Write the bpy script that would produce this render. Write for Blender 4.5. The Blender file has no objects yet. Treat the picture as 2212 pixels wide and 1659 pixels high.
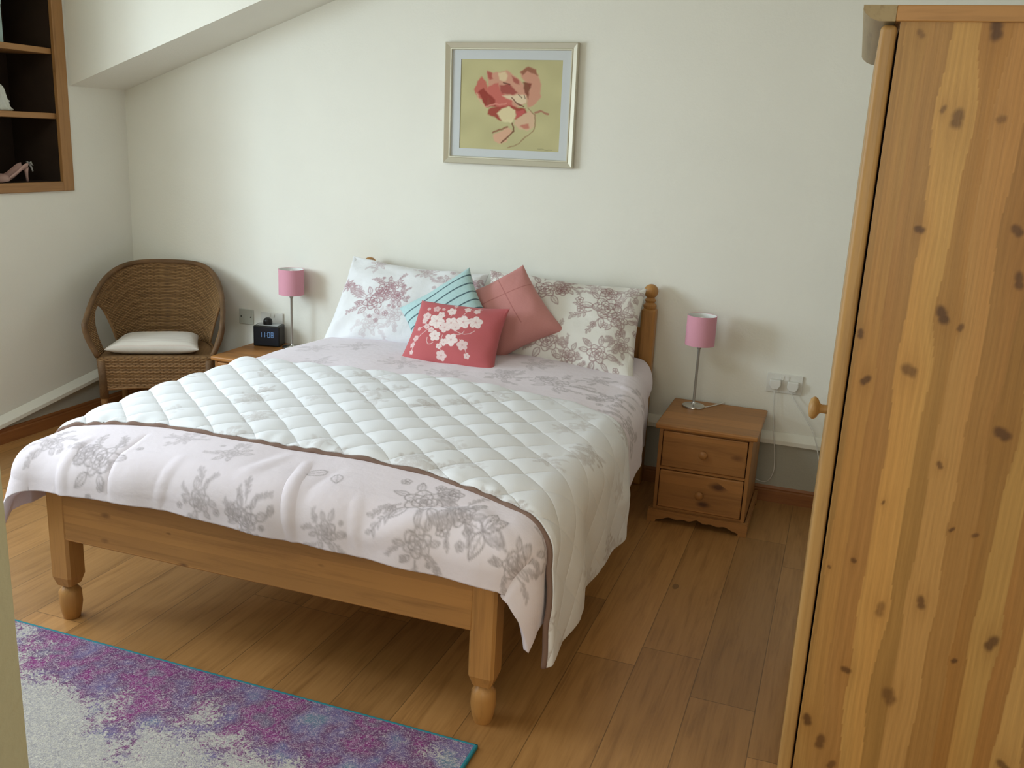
import bpy, math, random
import numpy as np
from mathutils import Vector, Matrix

# ------------------------------------------------------------------ camera, world, lights, exposure
scene = bpy.context.scene
COL = scene.collection

def make_camera():
    C = Vector((1.4966, -4.2109, 1.5526)); yaw, pitch, roll, F = .3318, -.2577, .0504, 2025.
    f = Vector((-math.sin(yaw) * math.cos(pitch), math.cos(yaw) * math.cos(pitch), math.sin(pitch)))
    r = f.cross(Vector((0, 0, 1))).normalized(); u = r.cross(f)
    c, s = math.cos(roll), math.sin(roll)
    r, u = c * r + s * u, -s * r + c * u
    cd = bpy.data.cameras.new('camera'); co = bpy.data.objects.new('camera', cd); COL.objects.link(co)
    cd.sensor_fit = 'HORIZONTAL'; cd.sensor_width = 36.0; cd.lens = F / 2212.0 * 36.0
    cd.clip_start = .02
    m = Matrix(((r.x, u.x, -f.x, C.x), (r.y, u.y, -f.y, C.y), (r.z, u.z, -f.z, C.z), (0, 0, 0, 1)))
    co.matrix_world = m
    scene.camera = co
make_camera()

world = bpy.data.worlds.new('sky'); scene.world = world; world.use_nodes = True
wb = world.node_tree.nodes['Background']; wb.inputs[0].default_value = (.75, .87, 1, 1); wb.inputs[1].default_value = .6

def area(name, loc, rot, sx, sy, power, color, spread=180):
    l = bpy.data.lights.new(name, 'AREA'); l.shape = 'RECTANGLE'; l.size = sx; l.size_y = sy
    l.energy = power; l.color = color; l.spread = math.radians(spread)
    o = bpy.data.objects.new(name, l); COL.objects.link(o); o.location = loc; o.rotation_euler = rot
    return o
# daylight entering the deep window on the left, and added fill lamps overhead and behind the viewer
area('daylight_left_window', (-2.86, -2.35, 1.45), (0, math.radians(-90), 0), 1.2, 2.0, 50, (.80, .91, 1))
_d = (Vector((.1, 0, 1.1)) - Vector((-4.8, -4.6, 1.9))).to_track_quat('-Z', 'Y').to_euler()
area('bright_sky_left', (-4.8, -4.6, 2.4), _d, .9, 2.4, 112, (.64, .85, 1))
area('fill_light_roof', (-.75, -2.85, 2.53), (0, 0, 0), .95, .95, 19, (.80, .91, 1))  # added fill for bed top, rug and left wall
area('fill_light_landing', (1.0, -5.52, 1.55), (math.radians(90), 0, 0), 1.5, 1.1, 24, (1, .95, .78))  # added fill for wardrobe side and foot rail

scene.view_settings.view_transform = 'Standard'
scene.view_settings.look = 'None'
scene.view_settings.gamma = 1
scene.view_settings.exposure = 0.25
scene.view_settings.use_curve_mapping = False

# ------------------------------------------------------------------ helpers
def s2l(c):
    c = np.asarray(c, float) / 255.
    return np.where(c <= .04045, c / 12.92, ((c + .055) / 1.055) ** 2.4)

class MB:
    """collects shapes into one mesh"""
    def __init__(s): s.v = []; s.f = []
    def add(s, v, f):
        n = len(s.v); s.v += [tuple(p) for p in v]; s.f += [tuple(i + n for i in q) for q in f]; return s
    def box(s, x0, x1, y0, y1, z0, z1):
        return s.add([(x0, y0, z0), (x1, y0, z0), (x1, y1, z0), (x0, y1, z0), (x0, y0, z1), (x1, y0, z1), (x1, y1, z1), (x0, y1, z1)],
                     [(0, 3, 2, 1), (4, 5, 6, 7), (0, 1, 5, 4), (1, 2, 6, 5), (2, 3, 7, 6), (3, 0, 4, 7)])
    def lathe(s, prof, cx=0, cy=0, seg=32):
        v = []; f = []; n = len(prof)
        for r, z in prof:
            for k in range(seg):
                a = 2 * math.pi * k / seg; v.append((cx + r * math.cos(a), cy + r * math.sin(a), z))
        for i in range(n - 1):
            for k in range(seg):
                k2 = (k + 1) % seg; f.append((i * seg + k, i * seg + k2, (i + 1) * seg + k2, (i + 1) * seg + k))
        f.append(tuple(reversed(range(seg)))); f.append(tuple((n - 1) * seg + k for k in range(seg)))
        return s.add(v, f)
    def tube(s, pts, r, seg=8, closed=False):
        pts = [Vector(p) for p in pts]; n = len(pts); v = []; f = []
        rr = r if isinstance(r, (list, tuple)) else [r] * n
        up = None
        for i, p in enumerate(pts):
            if closed: t = (pts[(i + 1) % n] - pts[i - 1]).normalized()
            else: t = (pts[min(i + 1, n - 1)] - pts[max(i - 1, 0)]).normalized()
            if up is None:
                up = Vector((0, 0, 1)) if abs(t.z) < .9 else Vector((1, 0, 0))
            a = t.cross(up).normalized(); b = a.cross(t).normalized(); up = b
            for k in range(seg):
                q = 2 * math.pi * k / seg; v.append(p + rr[i] * (math.cos(q) * a + math.sin(q) * b))
        m = n if closed else n - 1
        for i in range(m):
            j = (i + 1) % n
            for k in range(seg):
                k2 = (k + 1) % seg; f.append((i * seg + k, j * seg + k, j * seg + k2, i * seg + k2))
        if not closed:
            f.append(tuple(range(seg))); f.append(tuple(reversed([(n - 1) * seg + k for k in range(seg)])))
        return s.add(v, f)
    def prism(s, poly, axis, a0, a1):
        """poly: 2-D outline (ccw) in the plane across axis, extruded from a0 to a1"""
        n = len(poly)
        def P(p, a):
            return {'x': (a, p[0], p[1]), 'y': (p[0], a, p[1]), 'z': (p[0], p[1], a)}[axis]
        v = [P(p, a0) for p in poly] + [P(p, a1) for p in poly]
        f = [tuple(reversed(range(n))), tuple(range(n, 2 * n))] + [(i, (i + 1) % n, n + (i + 1) % n, n + i) for i in range(n)]
        return s.add(v, f)
    def build(s, name, mat, parent=None, smooth=False, bevel=0, seg=2):
        me = bpy.data.meshes.new(name); me.from_pydata(s.v, [], s.f)
        import bmesh
        bm = bmesh.new(); bm.from_mesh(me); bmesh.ops.recalc_face_normals(bm, faces=bm.faces); bm.to_mesh(me); bm.free()
        return link(name, me, mat, parent, smooth, bevel, seg)

def link(name, me, mat, parent=None, smooth=False, bevel=0, seg=2):
    o = bpy.data.objects.new(name, me); COL.objects.link(o)
    if mat: me.materials.append(mat)
    if parent: o.parent = parent
    if bevel:
        b = o.modifiers.new('Bevel', 'BEVEL'); b.width = bevel; b.segments = seg; b.limit_method = 'ANGLE'; b.angle_limit = math.radians(35)
        smooth = 'auto' if not smooth else smooth
    if smooth is True: me.shade_smooth()
    elif smooth == 'auto':
        me.shade_smooth()
        if not bevel: me.set_sharp_from_angle(angle=math.radians(40))
        else:
            me.set_sharp_from_angle(angle=math.radians(80))
            w = o.modifiers.new('WN', 'WEIGHTED_NORMAL'); w.keep_sharp = True
    return o

def grid_obj(name, V, mat, parent=None, cols=None, extra=None):
    """V: (n,m,3) array -> smooth grid mesh; cols (n,m,3) linear colours"""
    n, m = V.shape[:2]
    idx = np.arange(n * m).reshape(n, m)
    q = np.stack([idx[:-1, :-1], idx[1:, :-1], idx[1:, 1:], idx[:-1, 1:]], -1).reshape(-1, 4)
    return raw_mesh(name, V.reshape(-1, 3), q, mat, parent, None if cols is None else cols.reshape(-1, 3))

def raw_mesh(name, V, Q, mat, parent=None, cols=None):
    me = bpy.data.meshes.new(name)
    me.vertices.add(len(V)); me.vertices.foreach_set('co', np.ascontiguousarray(V, np.float32).ravel())
    me.loops.add(Q.size); me.loops.foreach_set('vertex_index', np.ascontiguousarray(Q, np.int32).ravel())
    me.polygons.add(len(Q)); me.polygons.foreach_set('loop_start', np.arange(0, Q.size, Q.shape[1], dtype=np.int32))
    me.update(calc_edges=True); me.validate()
    if cols is not None:
        a = me.color_attributes.new('dye', 'FLOAT_COLOR', 'POINT')
        c = np.ones((len(V), 4), np.float32); c[:, :3] = cols; a.data.foreach_set('color', c.ravel())
    return link(name, me, mat, parent, True)

def tag(o, label=None, cat=None, group=None, kind=None):
    if label: o['label'] = label
    if cat: o['category'] = cat
    if group: o['group'] = group
    if kind: o['kind'] = kind
    return o
def thing(name, loc, label, cat, rz=0, group=None):
    o = bpy.data.objects.new(name, None); COL.objects.link(o); o.location = loc; o.rotation_euler = (0, 0, rz)
    o.empty_display_size = .1
    return tag(o, label, cat, group)
def struct(o): o['kind'] = 'structure'; return o
def copy_tree(o, parent=None):
    c = o.copy(); COL.objects.link(c); c.parent = parent
    for ch in list(o.children): copy_tree(ch, c)
    return c

# ------------------------------------------------------------------ materials
def new_mat(name, rough=.6, spec=.3):
    m = bpy.data.materials.new(name); m.use_nodes = True
    b = m.node_tree.nodes['Principled BSDF']; b.inputs['Roughness'].default_value = rough
    b.inputs['Specular IOR Level'].default_value = spec
    return m, m.node_tree, b
class NT:
    """tiny node-building helper"""
    def __init__(s, t): s.t = t
    def n(s, ty, **kw):
        x = s.t.nodes.new(ty)
        for k, v in kw.items(): setattr(x, k, v)
        return x
    def l(s, a, b): s.t.links.new(a, b)
    def val(s, x, i):
        if isinstance(x, (int, float)): i.default_value = x
        elif isinstance(x, (tuple, list)): i.default_value = x
        else: s.l(x, i)
    def math(s, op, a, b=0., c=0.):
        x = s.n('ShaderNodeMath', operation=op); s.val(a, x.inputs[0]); s.val(b, x.inputs[1]); s.val(c, x.inputs[2]); return x.outputs[0]
    def coord(s, k='Object'): return s.n('ShaderNodeTexCoord').outputs[k]
    def sep(s, v): x = s.n('ShaderNodeSeparateXYZ'); s.l(v, x.inputs[0]); return x.outputs
    def comb(s, a, b, c): x = s.n('ShaderNodeCombineXYZ'); [s.val(q, i) for q, i in zip((a, b, c), x.inputs)]; return x.outputs[0]
    def noise(s, v, scale=5., detail=3., rough=.5, dist=0.):
        x = s.n('ShaderNodeTexNoise'); s.l(v, x.inputs['Vector']); x.inputs['Scale'].default_value = scale; x.inputs['Detail'].default_value = detail
        x.inputs['Roughness'].default_value = rough; x.inputs['Distortion'].default_value = dist; return x.outputs['Fac']
    def ramp(s, f, stops, interp='LINEAR'):
        x = s.n('ShaderNodeValToRGB'); s.l(f, x.inputs[0]); e = x.color_ramp.elements; x.color_ramp.interpolation = interp
        while len(e) < len(stops): e.new(.5)
        for el, (p, c) in zip(e, stops): el.position = p; el.color = (*c, 1) if len(c) == 3 else c
        return x.outputs[0]
    def mix(s, f, a, b, mode='MIX'):
        x = s.n('ShaderNodeMix', data_type='RGBA', blend_type=mode); s.val(f, x.inputs[0]); s.val(a, x.inputs[6]); s.val(b, x.inputs[7]); return x.outputs[2]
    def bump(s, h, dist=.002, strength=1.):
        x = s.n('ShaderNodeBump'); s.l(h, x.inputs['Height']); x.inputs['Distance'].default_value = dist; x.inputs['Strength'].default_value = strength; return x.outputs[0]

def plain(name, col, rough=.6, metal=0, spec=.3, bump=0, bscale=200, var=0.):
    m, t, b = new_mat(name, rough, spec); k = NT(t)
    b.inputs['Metallic'].default_value = metal
    c = tuple(col)
    v = k.coord()
    if var:
        f = k.noise(v, 8, 4)
        k.l(k.ramp(f, [(.3, tuple(x * (1 - var) for x in c)), (.7, tuple(min(1, x * (1 + var)) for x in c))]), b.inputs['Base Color'])
    else: b.inputs['Base Color'].default_value = (*c, 1)
    if bump: k.l(k.bump(k.noise(v, bscale, 2), bump), b.inputs['Normal'])
    return m

def wall_mat(name, col):
    m, t, b = new_mat(name, .9, .1); k = NT(t); v = k.coord()
    f = k.noise(v, 3, 4)
    k.l(k.ramp(f, [(.3, tuple(x * .97 for x in col)), (.7, col)]), b.inputs['Base Color'])
    k.l(k.bump(k.noise(v, 90, 3, .6), .0012, .6), b.inputs['Normal'])
    return m

def wood(name, axis, light, dark, stave=.09, tone=.22, knots=1., rough=.45, grain=1., seed=0., jit=0., kd=1.):
    """pine: boards across the grain, streaks along it, oval knots; axis = grain direction in object space"""
    m, t, b = new_mat(name, rough, .4); k = NT(t)
    o = k.sep(k.coord()); rnd = k.n('ShaderNodeObjectInfo').outputs['Random']
    off = k.math('MULTIPLY', rnd, 17. * jit)
    ax = 'XYZ'.index(axis); oth = [i for i in range(3) if i != ax]
    L = k.math('ADD', o[ax], off); A = k.math('ADD', k.math('ADD', o[oth[0]], off), seed); B = k.math('ADD', o[oth[1]], seed)
    # boards
    ia = k.math('FLOOR', k.math('DIVIDE', A, stave)); ib = k.math('FLOOR', k.math('DIVIDE', B, stave))
    wn = k.n('ShaderNodeTexWhiteNoise', noise_dimensions='3D'); k.l(k.comb(ia, ib, 3.3 + seed), wn.inputs['Vector']); r = wn.outputs['Value']
    gv = k.comb(k.math('MULTIPLY', L, 1.6), k.math('ADD', k.math('MULTIPLY', A, 22), k.math('MULTIPLY', r, 9)), k.math('MULTIPLY', B, 22))
    g = k.noise(gv, 1.6 * grain, 4, .6, .4)
    fine = k.noise(k.comb(k.math('MULTIPLY', L, 5), k.math('MULTIPLY', A, 160), k.math('MULTIPLY', B, 160)), 1., 3, .6)
    f = k.math('ADD', k.math('MULTIPLY', g, .75), k.math('MULTIPLY', fine, .25))
    mid = tuple((x * .6 + y * .4) for x, y in zip(light, dark))
    c = k.ramp(f, [(.3, mid), (.5, light), (.62, tuple(x * 1.03 for x in light)), (.75, mid)])
    tn = k.math('ADD', k.math('MULTIPLY', r, tone), 1 - tone * .6)
    c = k.mix(1., c, k.comb(tn, k.math('MULTIPLY', tn, .985), k.math('MULTIPLY', tn, .95)), 'MULTIPLY')
    if knots:
        kv = k.comb(k.math('MULTIPLY', L, 3.8 * kd), k.math('MULTIPLY', A, 5. * kd), k.math('MULTIPLY', B, 8. * kd))
        vo = k.n('ShaderNodeTexVoronoi', feature='F1'); k.l(kv, vo.inputs['Vector']); vo.inputs['Scale'].default_value = 1.
        d = k.math('ADD', vo.outputs['Distance'], k.math('MULTIPLY', k.noise(kv, 6, 2), .06))
        sz = k.math('MULTIPLY', k.sep(vo.outputs['Color'])[0], .16 * knots)
        kn = k.math('SUBTRACT', 1., k.math('SMOOTH_MAX', 0., k.math('MINIMUM', k.math('DIVIDE', d, k.math('ADD', sz, .07)), 1.), .05))
        c = k.mix(k.math('MINIMUM', k.math('MULTIPLY', kn, 1.6), .92), c, (*dark, 1))
    k.l(c, b.inputs['Base Color'])
    k.l(k.bump(f, .0006, .5), b.inputs['Normal'])
    return m

def dyed(name, rough=.85, weave=700, bump=.0006, spec=.15, sheen=.15, puck=0, puckscale=30):
    """cloth or print whose colours are stored on the mesh"""
    m, t, b = new_mat(name, rough, spec); k = NT(t)
    a = k.n('ShaderNodeAttribute', attribute_name='dye'); k.l(a.outputs['Color'], b.inputs['Base Color'])
    b.inputs['Sheen Weight'].default_value = sheen
    v = k.coord(); h = k.noise(v, weave, 2)
    if puck: h = k.math('ADD', k.math('MULTIPLY', h, .12), k.math('MULTIPLY', k.noise(v, puckscale, 3, .55), 1.)); bump = puck
    k.l(k.bump(h, bump, .7), b.inputs['Normal'])
    return m

PL, PD = (.47, .245, .085), (.12, .045, .014)
M = {}
M['wall'] = wall_mat('white_plaster', (.84, .82, .735))
M['near'] = wall_mat('dim_lit_plaster', (.47, .44, .30))  # wall colour darkened to carry the dim light on this face
M['wall_low'] = wall_mat('greige_low_wall', (.43, .41, .34))
M['ceiling'] = wall_mat('ceiling_paint', (.80, .775, .69))
M['strip'] = plain('cream_strip_paint', (.80, .775, .68), .7)
M['pine_x'] = wood('pine_x', 'X', PL, PD, .10, seed=.0)
M['pine_y'] = wood('pine_y', 'Y', PL, PD, .10, seed=.31)
M['pine_z'] = wood('pine_z', 'Z', PL, PD, .10, seed=.53)
M['bed_x'] = wood('bed_pine_x', 'X', (.46, .225, .066), PD, .055, .18, seed=.04, knots=1.2, kd=1.7)
M['bed_z'] = wood('bed_pine_z', 'Z', (.47, .235, .07), PD, .20, .08, seed=.11, knots=.35)
M['bed_y'] = wood('bed_pine_y', 'Y', (.45, .22, .066), PD, .20, .1, seed=.2)
M['ns_x'] = wood('nightstand_pine_x', 'X', (.40, .18, .052), (.075, .026, .009), .10, .24, seed=.02, knots=1.5, jit=1., kd=1.3)
M['ns_y'] = wood('nightstand_pine_y', 'Y', (.37, .168, .05), (.085, .03, .01), .10, .2, seed=.42, jit=1.)
M['ns_z'] = wood('nightstand_pine_z', 'Z', (.34, .155, .046), (.085, .03, .01), .10, .2, seed=.24, jit=1.)
M['skirt'] = wood('skirting_pine_x', 'X', (.30, .115, .035), (.08, .025, .01), .3, .1, seed=.6)
M['skirt_y'] = wood('skirting_pine_y', 'Y', (.30, .115, .035), (.08, .025, .01), .3, .1, seed=.7)
M['shelf_pine'] = wood('bookcase_pine', 'Y', (.37, .19, .07), (.1, .04, .015), .3, .1, seed=.33, knots=.2)
M['shelf_pine_z'] = wood('bookcase_pine_z', 'Z', (.37, .19, .07), (.1, .04, .015), .3, .1, seed=.13, knots=.2)
M['shelf_dark'] = plain('dark_brown_back', (.035, .02, .012), .7, var=.2)  # near-black brown for the inside faces
M['door_edge'] = wood('wardrobe_edge_pine', 'Z', (.45, .265, .095), (.12, .05, .018), .3, .06, seed=.77, knots=.9, kd=1.9)
M['chrome'] = plain('brushed_chrome', (.60, .59, .56), .25, 1)
M['satin'] = plain('satin_nickel', (.42, .41, .38), .4, .4, .5)
M['white_plastic'] = plain('white_plastic', (.72, .70, .64), .35)
M['shade'] = plain('pink_shade_fabric', (.70, .33, .41), .8, bump=.0004, bscale=500)
M['lining'] = plain('white_shade_lining', (.85, .85, .82), .6)
M['black'] = plain('black_plastic', (.012, .011, .010), .35)
M['navy'] = plain('navy_clock_face', (.020, .026, .040), .25)
M['clock_top'] = plain('grey_clock_top', (.40, .42, .43), .4)
M['brown_cloth'] = plain('brown_binding', (.22, .14, .11), .85, bump=.0004)
M['mattress'] = plain('white_ticking', (.75, .73, .70), .9)

def floor_mat():
    m, t, b = new_mat('oak_plank_floor', .38, .4); k = NT(t)
    o = k.sep(k.coord()); W, Ln = .186, 1.25
    ix = k.math('FLOOR', k.math('DIVIDE', k.math('ADD', o[0], .06), W))
    wn = k.n('ShaderNodeTexWhiteNoise', noise_dimensions='1D'); k.l(ix, wn.inputs['W'])
    yy = k.math('DIVIDE', k.math('ADD', o[1], k.math('MULTIPLY', wn.outputs['Value'], 3.)), Ln); iy = k.math('FLOOR', yy)
    w2 = k.n('ShaderNodeTexWhiteNoise', noise_dimensions='2D'); k.l(k.comb(ix, iy, 0), w2.inputs['Vector']); r = w2.outputs['Value']
    gv = k.comb(k.math('ADD', k.math('MULTIPLY', o[0], 14), k.math('MULTIPLY', r, 31)), k.math('ADD', k.math('MULTIPLY', o[1], 1.4), k.math('MULTIPLY', r, 7)), r)
    g = k.noise(gv, 2., 5, .6, .6)
    fine = k.noise(k.comb(k.math('MULTIPLY', o[0], 150), k.math('MULTIPLY', o[1], 5), r), 1., 3)
    f = k.math('ADD', k.math('MULTIPLY', g, .7), k.math('MULTIPLY', fine, .3))
    c = k.ramp(f, [(.28, (.28, .13, .038)), (.5, (.43, .215, .070)), (.7, (.50, .26, .09))])
    tn = k.math('ADD', k.math('MULTIPLY', r, .42), .74)
    c = k.mix(1., c, k.comb(tn, tn, tn), 'MULTIPLY')
    vo = k.n('ShaderNodeTexVoronoi', feature='F1'); k.l(k.comb(k.math('MULTIPLY', o[0], 4.), k.math('MULTIPLY', o[1], 2.), 0.), vo.inputs['Vector']); vo.inputs['Scale'].default_value = 1.
    kn = k.math('LESS_THAN', vo.outputs['Distance'], k.math('MULTIPLY', k.sep(vo.outputs['Color'])[1], .05))
    c = k.mix(k.math('MULTIPLY', kn, .6), c, (.09, .045, .02, 1))
    fx = k.math('FRACT', k.math('DIVIDE', k.math('ADD', o[0], .06), W)); fy = k.math('FRACT', yy)
    def edge(fr, w): return k.math('MAXIMUM', k.math('LESS_THAN', fr, w), k.math('GREATER_THAN', fr, 1 - w))
    j = k.math('MAXIMUM', edge(fx, .008), edge(fy, .0012))
    c = k.mix(k.math('MULTIPLY', j, .55), c, (.07, .036, .015, 1))
    k.l(c, b.inputs['Base Color'])
    k.l(k.bump(k.math('SUBTRACT', f, k.math('MULTIPLY', j, 1.)), .0006, .5), b.inputs['Normal'])
    return m
M['floor'] = floor_mat()

def rug_mat():
    m, t, b = new_mat('purple_distressed_rug', .95, .05); k = NT(t); v = k.coord(); o = k.sep(v)
    big = k.noise(v, 3.2, 3, .55, .3)
    # worn cream middle, purple rim
    ed = k.math('MINIMUM', k.math('SUBTRACT', .90, k.math('ABSOLUTE', k.math('ADD', o[0], .19))), k.math('ADD', k.math('MULTIPLY', o[1], -1.), .50))
    wear = k.math('ADD', k.math('MULTIPLY', big, 1.35), k.math('MULTIPLY', ed, 1.05))
    pile = k.noise(v, 75, 4, .75, 1.2)
    wear = k.math('ADD', wear, k.math('MULTIPLY', k.math('SUBTRACT', pile, .5), 1.0))
    hue = k.noise(v, 7.5, 3, .6)
    purple = k.ramp(hue, [(.30, (.17, .25, .33)), (.40, (.19, .15, .31)), (.50, (.17, .075, .17)), (.58, (.27, .045, .21)), (.64, (.18, .10, .19)), (.74, (.16, .18, .27))])
    sp = k.noise(v, 120, 3, .7, 2.)
    purple = k.mix(k.ramp(sp, [(.48, (0, 0, 0)), (.62, (.75, .75, .75))]), purple, (.60, .50, .58, 1))
    cream = k.mix(k.ramp(sp, [(.42, (0, 0, 0)), (.6, (1, 1, 1))]), (.42, .40, .42, 1), (.68, .65, .575, 1))
    c = k.mix(k.ramp(wear, [(.87, (0, 0, 0)), (.93, (1, 1, 1))]), purple, cream)
    k.l(c, b.inputs['Base Color']); k.l(k.bump(pile, .006, .8), b.inputs['Normal'])
    return m
M['rug'] = rug_mat()
M['teal_bind'] = plain('teal_binding', (.03, .22, .27), .8)

def wicker_mat():
    m, t, b = new_mat('woven_wicker', .6, .3); k = NT(t); u = k.n('ShaderNodeUVMap').outputs[0]; o = k.sep(u)
    S = 62.
    a = k.math('MULTIPLY', o[0], S * math.pi); z = k.math('MULTIPLY', o[1], S * 2.1 * math.pi)
    row = k.math('FLOOR', k.math('MULTIPLY', o[1], S * 2.1))
    w = k.math('ABSOLUTE', k.math('SINE', k.math('ADD', k.math('MULTIPLY', a, .5), k.math('MULTIPLY', row, math.pi * .5))))
    h = k.math('MULTIPLY', w, k.math('ABSOLUTE', k.math('SINE', z)))
    n = k.noise(k.coord(), 30, 3); br = k.noise(k.comb(0., 0., k.math('MULTIPLY', o[1], 9.)), 3., 2)
    c = k.ramp(k.math('ADD', k.math('MULTIPLY', h, .45), k.math('ADD', k.math('MULTIPLY', n, .3), k.math('MULTIPLY', br, .3))),
               [(.22, (.11, .055, .02)), (.55, (.28, .155, .062)), (.85, (.37, .215, .095))])
    k.l(c, b.inputs['Base Color']); k.l(k.bump(h, .004, 1.), b.inputs['Normal'])
    return m
M['wicker'] = wicker_mat()
M['cane'] = plain('cane', (.25, .135, .055), .5, var=.25, bump=.001, bscale=90)
M['cane_wrap'] = plain('wrapped_cane', (.14, .075, .032), .6, var=.3, bump=.002, bscale=140)

# ------------------------------------------------------------------ room shell
XL, XR = -2.214, 2.12
def wall_cells(ys, zs, holes, x0, x1):
    m = MB()
    for a, b in zip(ys[:-1], ys[1:]):
        for c, d in zip(zs[:-1], zs[1:]):
            if not any(h[0] <= (a + b) / 2 <= h[1] and h[2] <= (c + d) / 2 <= h[3] for h in holes): m.box(x0, x1, a, b, c, d)
    return m
struct(MB().box(-2.92, 2.3, -5.8, .2, -.12, 0).build('floor', M['floor']))
ce = MB(); ce.box(-2.92, 2.3, -2.36, .2, 2.42, 2.54).box(-2.92, 2.3, -5.8, -3.34, 2.42, 2.54).box(-2.92, -1.24, -3.34, -2.36, 2.42, 2.54).box(-.26, 2.3, -3.34, -2.36, 2.42, 2.54)
struct(ce.build('ceiling', M['ceiling']))
rw = MB()
for q in ((-1.24, -1.20, -3.34, -2.36), (-.30, -.26, -3.34, -2.36), (-1.24, -.26, -3.34, -3.30), (-1.24, -.26, -2.40, -2.36)): rw.box(*q, 2.47, 2.54)
struct(rw.build('added_window_3', M['white_plastic']))  # unseen roof opening, added for the overhead fill lamp
struct(MB().box(-2.914, 2.3, 0, .2, 0, 2.42).build('wall_back', M['wall']))
WIN = (-3.45, -.98, .75, 2.10); BK = (-.93, -.403, 1.182, 2.16)
wl = wall_cells([-5.6, -3.45, -.98, -.93, -.403, 0], [0, .75, 1.182, 2.10, 2.16, 2.42], [WIN, BK], -2.914, XL)
struct(wl.build('wall_left', M['wall']))
struct(MB().box(XR, 2.3, -5.6, 0, 0, 2.42).build('wall_right', M['wall']))
wf = MB(); wf.box(-2.914, .2, -5.8, -5.6, 0, 2.42).box(1.8, 2.3, -5.8, -5.6, 0, 2.42).box(.2, 1.8, -5.8, -5.6, 0, 1.0).box(.2, 1.8, -5.8, -5.6, 2.1, 2.42)
struct(wf.build('wall_front', M['wall']))
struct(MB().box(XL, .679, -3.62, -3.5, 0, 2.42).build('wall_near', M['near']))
# sloping boxed soffit along the bed wall
sl = .355
xe = XL + (2.42 - 1.688) / sl
struct(MB().prism([(XL, 1.688), (xe, 2.42), (XL, 2.42)], 'y', -.381, 0).build('trim_1', M['wall']))
def win(name, x, y0, y1, z0, z1):
    w = MB()
    t = .05
    w.box(x - .02, x + .02, y0, y1, z0, z0 + t).box(x - .02, x + .02, y0, y1, z1 - t, z1).box(x - .02, x + .02, y0, y0 + t, z0, z1).box(x - .02, x + .02, y1 - t, y1, z0, z1)
    w.box(x - .015, x + .015, (y0 + y1) / 2 - .02, (y0 + y1) / 2 + .02, z0, z1)
    return struct(w.build(name, M['white_plastic']))
win('window_1', -2.885, *WIN)
w = MB(); w.box(.2, 1.8, -5.78, -5.74, 1.0, 1.05).box(.2, 1.8, -5.78, -5.74, 2.05, 2.1).box(.2, .25, -5.78, -5.74, 1, 2.1).box(1.75, 1.8, -5.78, -5.74, 1, 2.1)
struct(w.build('added_window_2', M['white_plastic']))  # unseen frame behind the viewer, added for the landing fill lamp
# darker greige band low on the walls, cream ledge strip and pine skirting
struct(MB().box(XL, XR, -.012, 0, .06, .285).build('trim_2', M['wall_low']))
struct(MB().prism([(0, .278), (0, .330), (-.016, .322), (-.034, .298), (-.034, .278)], 'x', XL, XR).build('trim_3', M['strip'], bevel=.002))
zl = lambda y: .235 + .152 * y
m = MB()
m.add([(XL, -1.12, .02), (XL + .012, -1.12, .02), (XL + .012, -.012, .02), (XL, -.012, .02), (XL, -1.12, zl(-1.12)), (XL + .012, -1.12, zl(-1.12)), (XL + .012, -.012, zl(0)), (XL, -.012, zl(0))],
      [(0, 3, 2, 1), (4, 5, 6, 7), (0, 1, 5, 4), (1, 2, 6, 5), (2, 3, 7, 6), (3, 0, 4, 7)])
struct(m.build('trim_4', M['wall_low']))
m = MB(); d = .034; y0, y1 = -1.12, -.034
m.add([(XL, y0, zl(y0) - .002), (XL + d, y0, zl(y0) - .002), (XL + d, y1, zl(y1) - .002), (XL, y1, zl(y1) - .002),
       (XL, y0, zl(y0) + .048), (XL + d, y0, zl(y0) + .018), (XL + d, y1, zl(y1) + .018), (XL, y1, zl(y1) + .048)],
      [(0, 3, 2, 1), (4, 5, 6, 7), (0, 1, 5, 4), (1, 2, 6, 5), (2, 3, 7, 6), (3, 0, 4, 7)])
struct(m.build('trim_5', M['strip'], bevel=.002))
sk = [(0, 0), (.020, 0), (.020, .052), (.016, .058), (.017, .064), (.011, .078), (.008, .084), (0, .086)]
struct(MB().prism([(-a, z) for a, z in sk], 'x', XL, XR).build('baseboard_back', M['skirt']))
struct(MB().prism([(XL + a, z) for a, z in sk], 'y', -3.5, -.02).build('baseboard_left', M['skirt_y']))

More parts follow.
